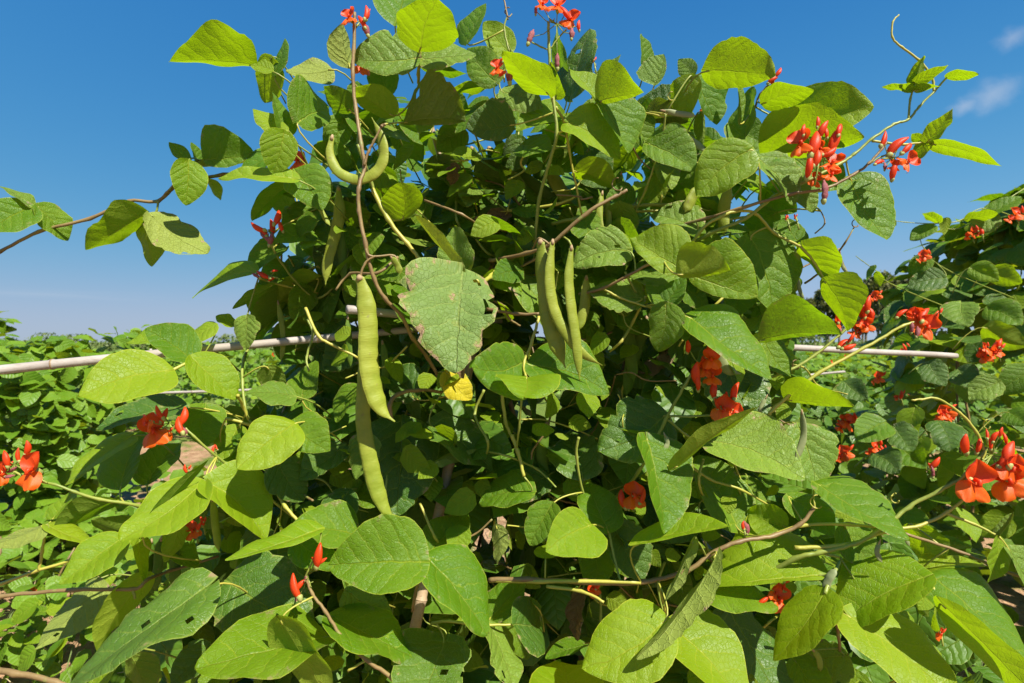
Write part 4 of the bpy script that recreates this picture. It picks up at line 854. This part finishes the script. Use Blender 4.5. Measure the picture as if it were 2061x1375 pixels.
for x, y, s, Y in ((1995,705,46,1.85),(1980,700,22,1.86),(2008,706,30,1.85),(2045,432,34,2.0),(1955,468,28,2.05),(1975,466,18,2.05),(1860,515,26,2.05),(1705,850,38,2.2),(1905,830,34,1.9),(1920,838,20,1.9),(1700,912,34,2.3),(1760,900,30,2.0),(1775,905,18,2.0),(1765,595,22,2.05),(1768,760,26,2.1),(1812,795,20,2.0),(1820,700,20,2.0),(1895,835,24,1.9),(1695,845,22,2.2)):
    T((x + 6, y + 22, Y + .005), [('b' if s > 20 else 'u', x, y, s, rb.uniform(-30, 30)), ('b', x - s * .35, y + s * .3, s * .6, rb.uniform(-30, 50)), ('u', x + s * .4, y - s * .3, s * .5, rb.uniform(-30, 50))], parent=right)

# left-hand row of lower beans, in full sun
def hedge(name, loc, x0, x1, y0, y1, h, nparts, nstuff, size, label, cat, kinds, weights, stuffmat, flowers=0, rad=.35, wave=.10):
    root = empty(name, loc, label, cat)
    def surf(r):
        while True:
            x, y, z = r.uniform(x0, x1), r.uniform(y0, y1), r.uniform(.03, 1)
            top = h * (1 + wave * math.sin(x * 2.1 + y * 1.3) + wave * .6 * math.sin(y * 3.7 - x * 4.3)); zz = z * top
            e = min(x - x0, x1 - x, y - y0, y1 - y); e = min(e, top - zz)
            if e > rad * abs(r.gauss(0, .5)): continue
            n_ = Vector(((1 if x1 - x < x - x0 else -1) * (1 if min(x - x0, x1 - x) < .25 else .1), -1 if y - y0 < .3 else -.2, .5 + z)).normalized()
            bul = .12 * math.sin(y * 4 + z * 3) + .08 * math.sin(x * 5 + z * 4)
            return Vector((x + bul * .5, y + bul, zz)), n_
    bean_mass(root, surf, nparts, nstuff, size, kinds, weights, stuffmat, lambda p: p.y + (.8 if p.z < .15 else 0))
    stems_for(root, [(x0 + (x1 - x0) * (i + .5) / 5, y0 + (y1 - y0) * rp.uniform(.3, .7), h * .8) for i in range(5)])
    for k in range(flowers):
        p, n_ = surf(rp); p = p + n_ * .05; s = rp.uniform(.02, .035); pp = p - root.location
        m = MB(); tube(m, [pp - n_ * .06, pp], [.0016, .0012], 5); t = m.build('flower_truss', M['stem'], root)
        for q in range(3):
            Rm = Matrix.Rotation(rp.uniform(-.6, .6), 4, 'Y') @ Matrix.Rotation(rp.uniform(-.7, .7), 4, 'Z') @ Matrix.Scale(s, 4); Rm.translation = pp + Vector((rp.uniform(-1, 1), rp.uniform(-1, 0), rp.uniform(-1, 1))) * .03
            link('flower', rp.choice(BL), t, Rm)
    return root
hedge('bean_row', (-3.8, 3.6, 0), -5.4, -2.72, 2.95, 4.3, 1.42, 300, 5200, (.07, .125), 'sunlit low bean row along the left edge', 'bean row', ('far', 'y', 'm'), (5, 6, 2), 'far', flowers=0, wave=.13)
hedge('bean_row', (-2.4, 2.7, 0), -3.6, -1.30, 2.15, 3.3, .50, 160, 1200, (.06, .105), 'knee-high young bean plants on the soil at bottom left', 'bean row', ('far', 'y', 'm'), (5, 3, 3), 'far', flowers=5, wave=.25)
hedge('bean_row', (-2.2, 8, 0), -9, -.6, 7.4, 8.8, 1.16, 200, 5200, (.07, .115), 'far bean row dotted red, behind the left cane', 'bean row', ('far', 'y', 'm'), (6, 3, 2), 'far', flowers=26, wave=.05)
hedge('bean_row', (3.4, 7.5, 0), 1.0, 7.5, 6.6, 8.0, 1.10, 200, 3600, (.07, .115), 'far bean row dotted red, seen in the gap on the right', 'bean row', ('far', 'y', 'm', 'fard'), (5, 2, 2, 2), 'far', flowers=26, wave=.05)
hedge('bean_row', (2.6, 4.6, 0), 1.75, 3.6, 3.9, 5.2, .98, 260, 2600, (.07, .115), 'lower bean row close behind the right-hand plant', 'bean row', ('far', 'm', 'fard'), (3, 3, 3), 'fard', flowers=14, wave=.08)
hedge('bean_row', (0, 13, 0), -16, 16, 12, 13.4, 1.12, 0, 5200, (.10, .18), 'farthest low bean row across the field', 'bean row', ('far',), (1,), 'far', flowers=0, wave=.04)

# ------------------------------------------------------------------ far trees and hedge
M['treeleaf'] = leaf_material('tree_foliage', rgb(.060, .080, .022), rgb(.125, .125, .040), rgb(.10, .11, .04), rgb(.12, .12, .04), rgb(.16, .17, .03), .22, fine=False)
M['hedgeleaf'] = leaf_material('hedge_foliage', rgb(.055, .100, .022), rgb(.10, .15, .035), rgb(.10, .13, .04), rgb(.12, .15, .04), rgb(.15, .22, .03), .22, fine=False)
M['bark'] = simple_mat('bark', rgb(.10, .08, .06), rgb(.18, .145, .11), 8, .9, .8, 12, dist=.03)
rt = random.Random(77)
def quad_leaf(mb, p, s, r):
    u = Vector((r.gauss(0, 1), r.gauss(0, 1), r.gauss(0, 1))).normalized(); v = u.orthogonal().normalized(); w = u.cross(v)
    mb.add([p + v * s, p + w * s * .6, p - v * s, p - w * s * .6], [(0, 1, 2, 3)], None, [(0.0, r.random())] * 4)
def tree(x, y, h, wd, label, n=1500):
    root = empty('field_tree', (x, y, 0), label, 'tree', 'trees beyond the field'); m = MB()
    pts = [Vector((.12 * math.sin(i * 1.3 + x) * i / 5, .1 * math.cos(i + x) * i / 5, -.1 + h * .9 * i / 6)) for i in range(7)]
    tube(m, pts, [h * .020 * (1 - .13 * i) for i in range(7)], 7); blobs = []
    for k in range(11):
        z = h * rt.uniform(.34, .97); i = min(5, int(z / h * 6)); a = rt.uniform(0, 6.28); reach = wd * rt.uniform(.25, .6) * (1.15 - z / h * .75)
        e = Vector((math.cos(a) * reach, math.sin(a) * reach, z + .25)); s0 = pts[i]; tube(m, [s0, (s0 + e) / 2 + Vector((0, 0, -.08)), e], [h * .008, h * .006, h * .003], 5)
        blobs.append((e, wd * rt.uniform(.20, .34)))
    blobs.append((pts[-1] + Vector((0, 0, h * .05)), wd * .24))
    m.build('trunk', M['bark'], root); mb = MB()
    for k in range(n):
        c, r = rt.choice(blobs); d = Vector((rt.gauss(0, 1), rt.gauss(0, 1), rt.gauss(0, .8))).normalized() * r * rt.uniform(.25, 1.08) ** .6
        quad_leaf(mb, c + d, rt.uniform(.10, .22), rt)
    mb.build('crown', M['treeleaf'], root, smooth=False)
TY = 48
words = ['first', 'second', 'third', 'fourth', 'fifth', 'sixth', 'seventh', 'eighth', 'ninth', 'tenth', 'eleventh', 'twelfth', 'thirteenth', 'fourteenth']
tops = [(1568, 628), (1592, 618), (1614, 610), (1640, 606), (1664, 596), (1690, 588), (1716, 584), (1742, 580), (1768, 572), (1794, 570), (1822, 566), (1850, 560), (1880, 556), (1915, 552)]
for i, (px, py) in enumerate(tops):
    yy = TY + rt.uniform(-5, 6); h = CZ + (CY - py) / F * yy; X = (px - CX) / F * yy
    tree(X, yy, h * rt.uniform(.98, 1.10), rt.uniform(1.7, 2.4), words[i] + ' tree from the left in the brownish tree line beyond the field')
for i in range(5):   # a second rank closes the belt
    px = 1600 + i * 68; yy = TY + 11; h = CZ + (CY - 600 + i * 9) / F * yy
    tree((px - CX) / F * yy, yy, h, 2.6, words[i] + ' tree from the left in the rear rank of the tree line')
def far_hedge(x0, x1, y, h, label, n):
    root = empty('field_hedge', ((x0 + x1) / 2, y, 0), label, 'hedge'); mb = MB(); m = MB()
    for k in range(14):
        xx = x0 + (x1 - x0) * (k + .5) / 14 - (x0 + x1) / 2; tube(m, [Vector((xx, 0, -.1)), Vector((xx + .1, 0, h * .7))], [.05, .02], 5)
    m.build('stem', M['bark'], root)
    for k in range(n):
        x = rt.uniform(x0, x1); hh = h * (1 + .14 * math.sin(x * 1.1) + .10 * math.sin(x * 2.9 + 1)); z = hh * rt.random() ** .6
        quad_leaf(mb, Vector((x - (x0 + x1) / 2, rt.uniform(-.6, .6), z)), rt.uniform(.06, .14), rt)
    mb.build('foliage', M['hedgeleaf'], root, smooth=False)
far_hedge(-34, -4, 34, 1.55, 'long dull green hedge low on the horizon at left', 6500)
far_hedge(14, 42, 36, 1.45, 'low dull green hedge at the foot of the tree line', 5000)

# ------------------------------------------------------------------ weeds and grass on the soil
rw = random.Random(13)
M['weed'] = leaf_material('weed_leaf', rgb(.09, .18, .022), rgb(.17, .25, .045), rgb(.14, .2, .06), rgb(.24, .3, .08), rgb(.28, .36, .02), .3, fine=False)
M['straw'] = simple_mat('straw', rgb(.38, .30, .15), rgb(.52, .43, .25), 10, .8, .3, 80)
mb = MB()
for k in range(5200):
    x, y = rw.uniform(-4.2, 1.8), rw.uniform(1.6, 5.0) if k % 3 else rw.uniform(1.6, 3.4)
    if math.sin(x * 2.7) + math.sin(y * 3.3 + x) + rw.uniform(-.8, .8) < -.1: continue
    p = Vector((x, y, .0)); a = rw.uniform(0, 6.28); ln = rw.uniform(.04, .15); b = Vector((math.cos(a), math.sin(a), 0)); s = b.orthogonal().normalized() * rw.uniform(.0018, .004); s.z = 0
    s = Vector((-b.y, b.x, 0)) * rw.uniform(.002, .0045); t = p + b * ln * .35 + Vector((0, 0, ln * .7)); e = p + b * ln * .9 + Vector((0, 0, ln * .8)); r = rw.random()
    mb.add([p - s, p + s, t + s * .8, t - s * .8, e], [(0, 1, 2, 3), (3, 2, 4)], [(0, 0), (0, 0), (.1, .5), (-.1, .5), (0, 1)], [(0.0, r)] * 5)
tag(mb.build('grass', M['weed']), 'sparse short grass on the pale soil between the rows', 'grass', kind='stuff')
mb = MB()
for k in range(1300):
    x, y = rw.uniform(-4, 1.6), rw.uniform(1.7, 4.6)
    if math.sin(x * 3.1 + 1) + math.sin(y * 2.9) < .25: continue
    up = Vector((rw.gauss(0, .35), rw.gauss(0, .35), 1)).normalized(); al = Vector((rw.gauss(0, 1), rw.gauss(0, 1), 0)); al = (al - up * al.dot(up)).normalized()
    R = Matrix((al.cross(up), al, up)).transposed().to_4x4(); stuff_leaf(mb, Vector((x, y, rw.uniform(.03, .16))), R, rw.uniform(.03, .075), rw)
tag(mb.build('weeds', M['weed']), 'low broad-leaved weeds covering the soil at the bottom left', 'weeds', kind='stuff')
mb = MB()
for k in range(900):
    x, y = rw.uniform(-3.6, 1.4), rw.uniform(1.6, 4.2); a = rw.uniform(0, 6.28); ln = rw.uniform(.03, .13); d = Vector((math.cos(a), math.sin(a), rw.uniform(-.05, .12)))
    p = Vector((x, y, .035)); tube(mb, [p, p + d * ln * .5 + Vector((0, 0, .006)), p + d * ln], [.0016, .0016, .001], 4)
tag(mb.build('straw_litter', M['straw']), 'pale dry stalks strewn on the soil', 'straw', kind='stuff')
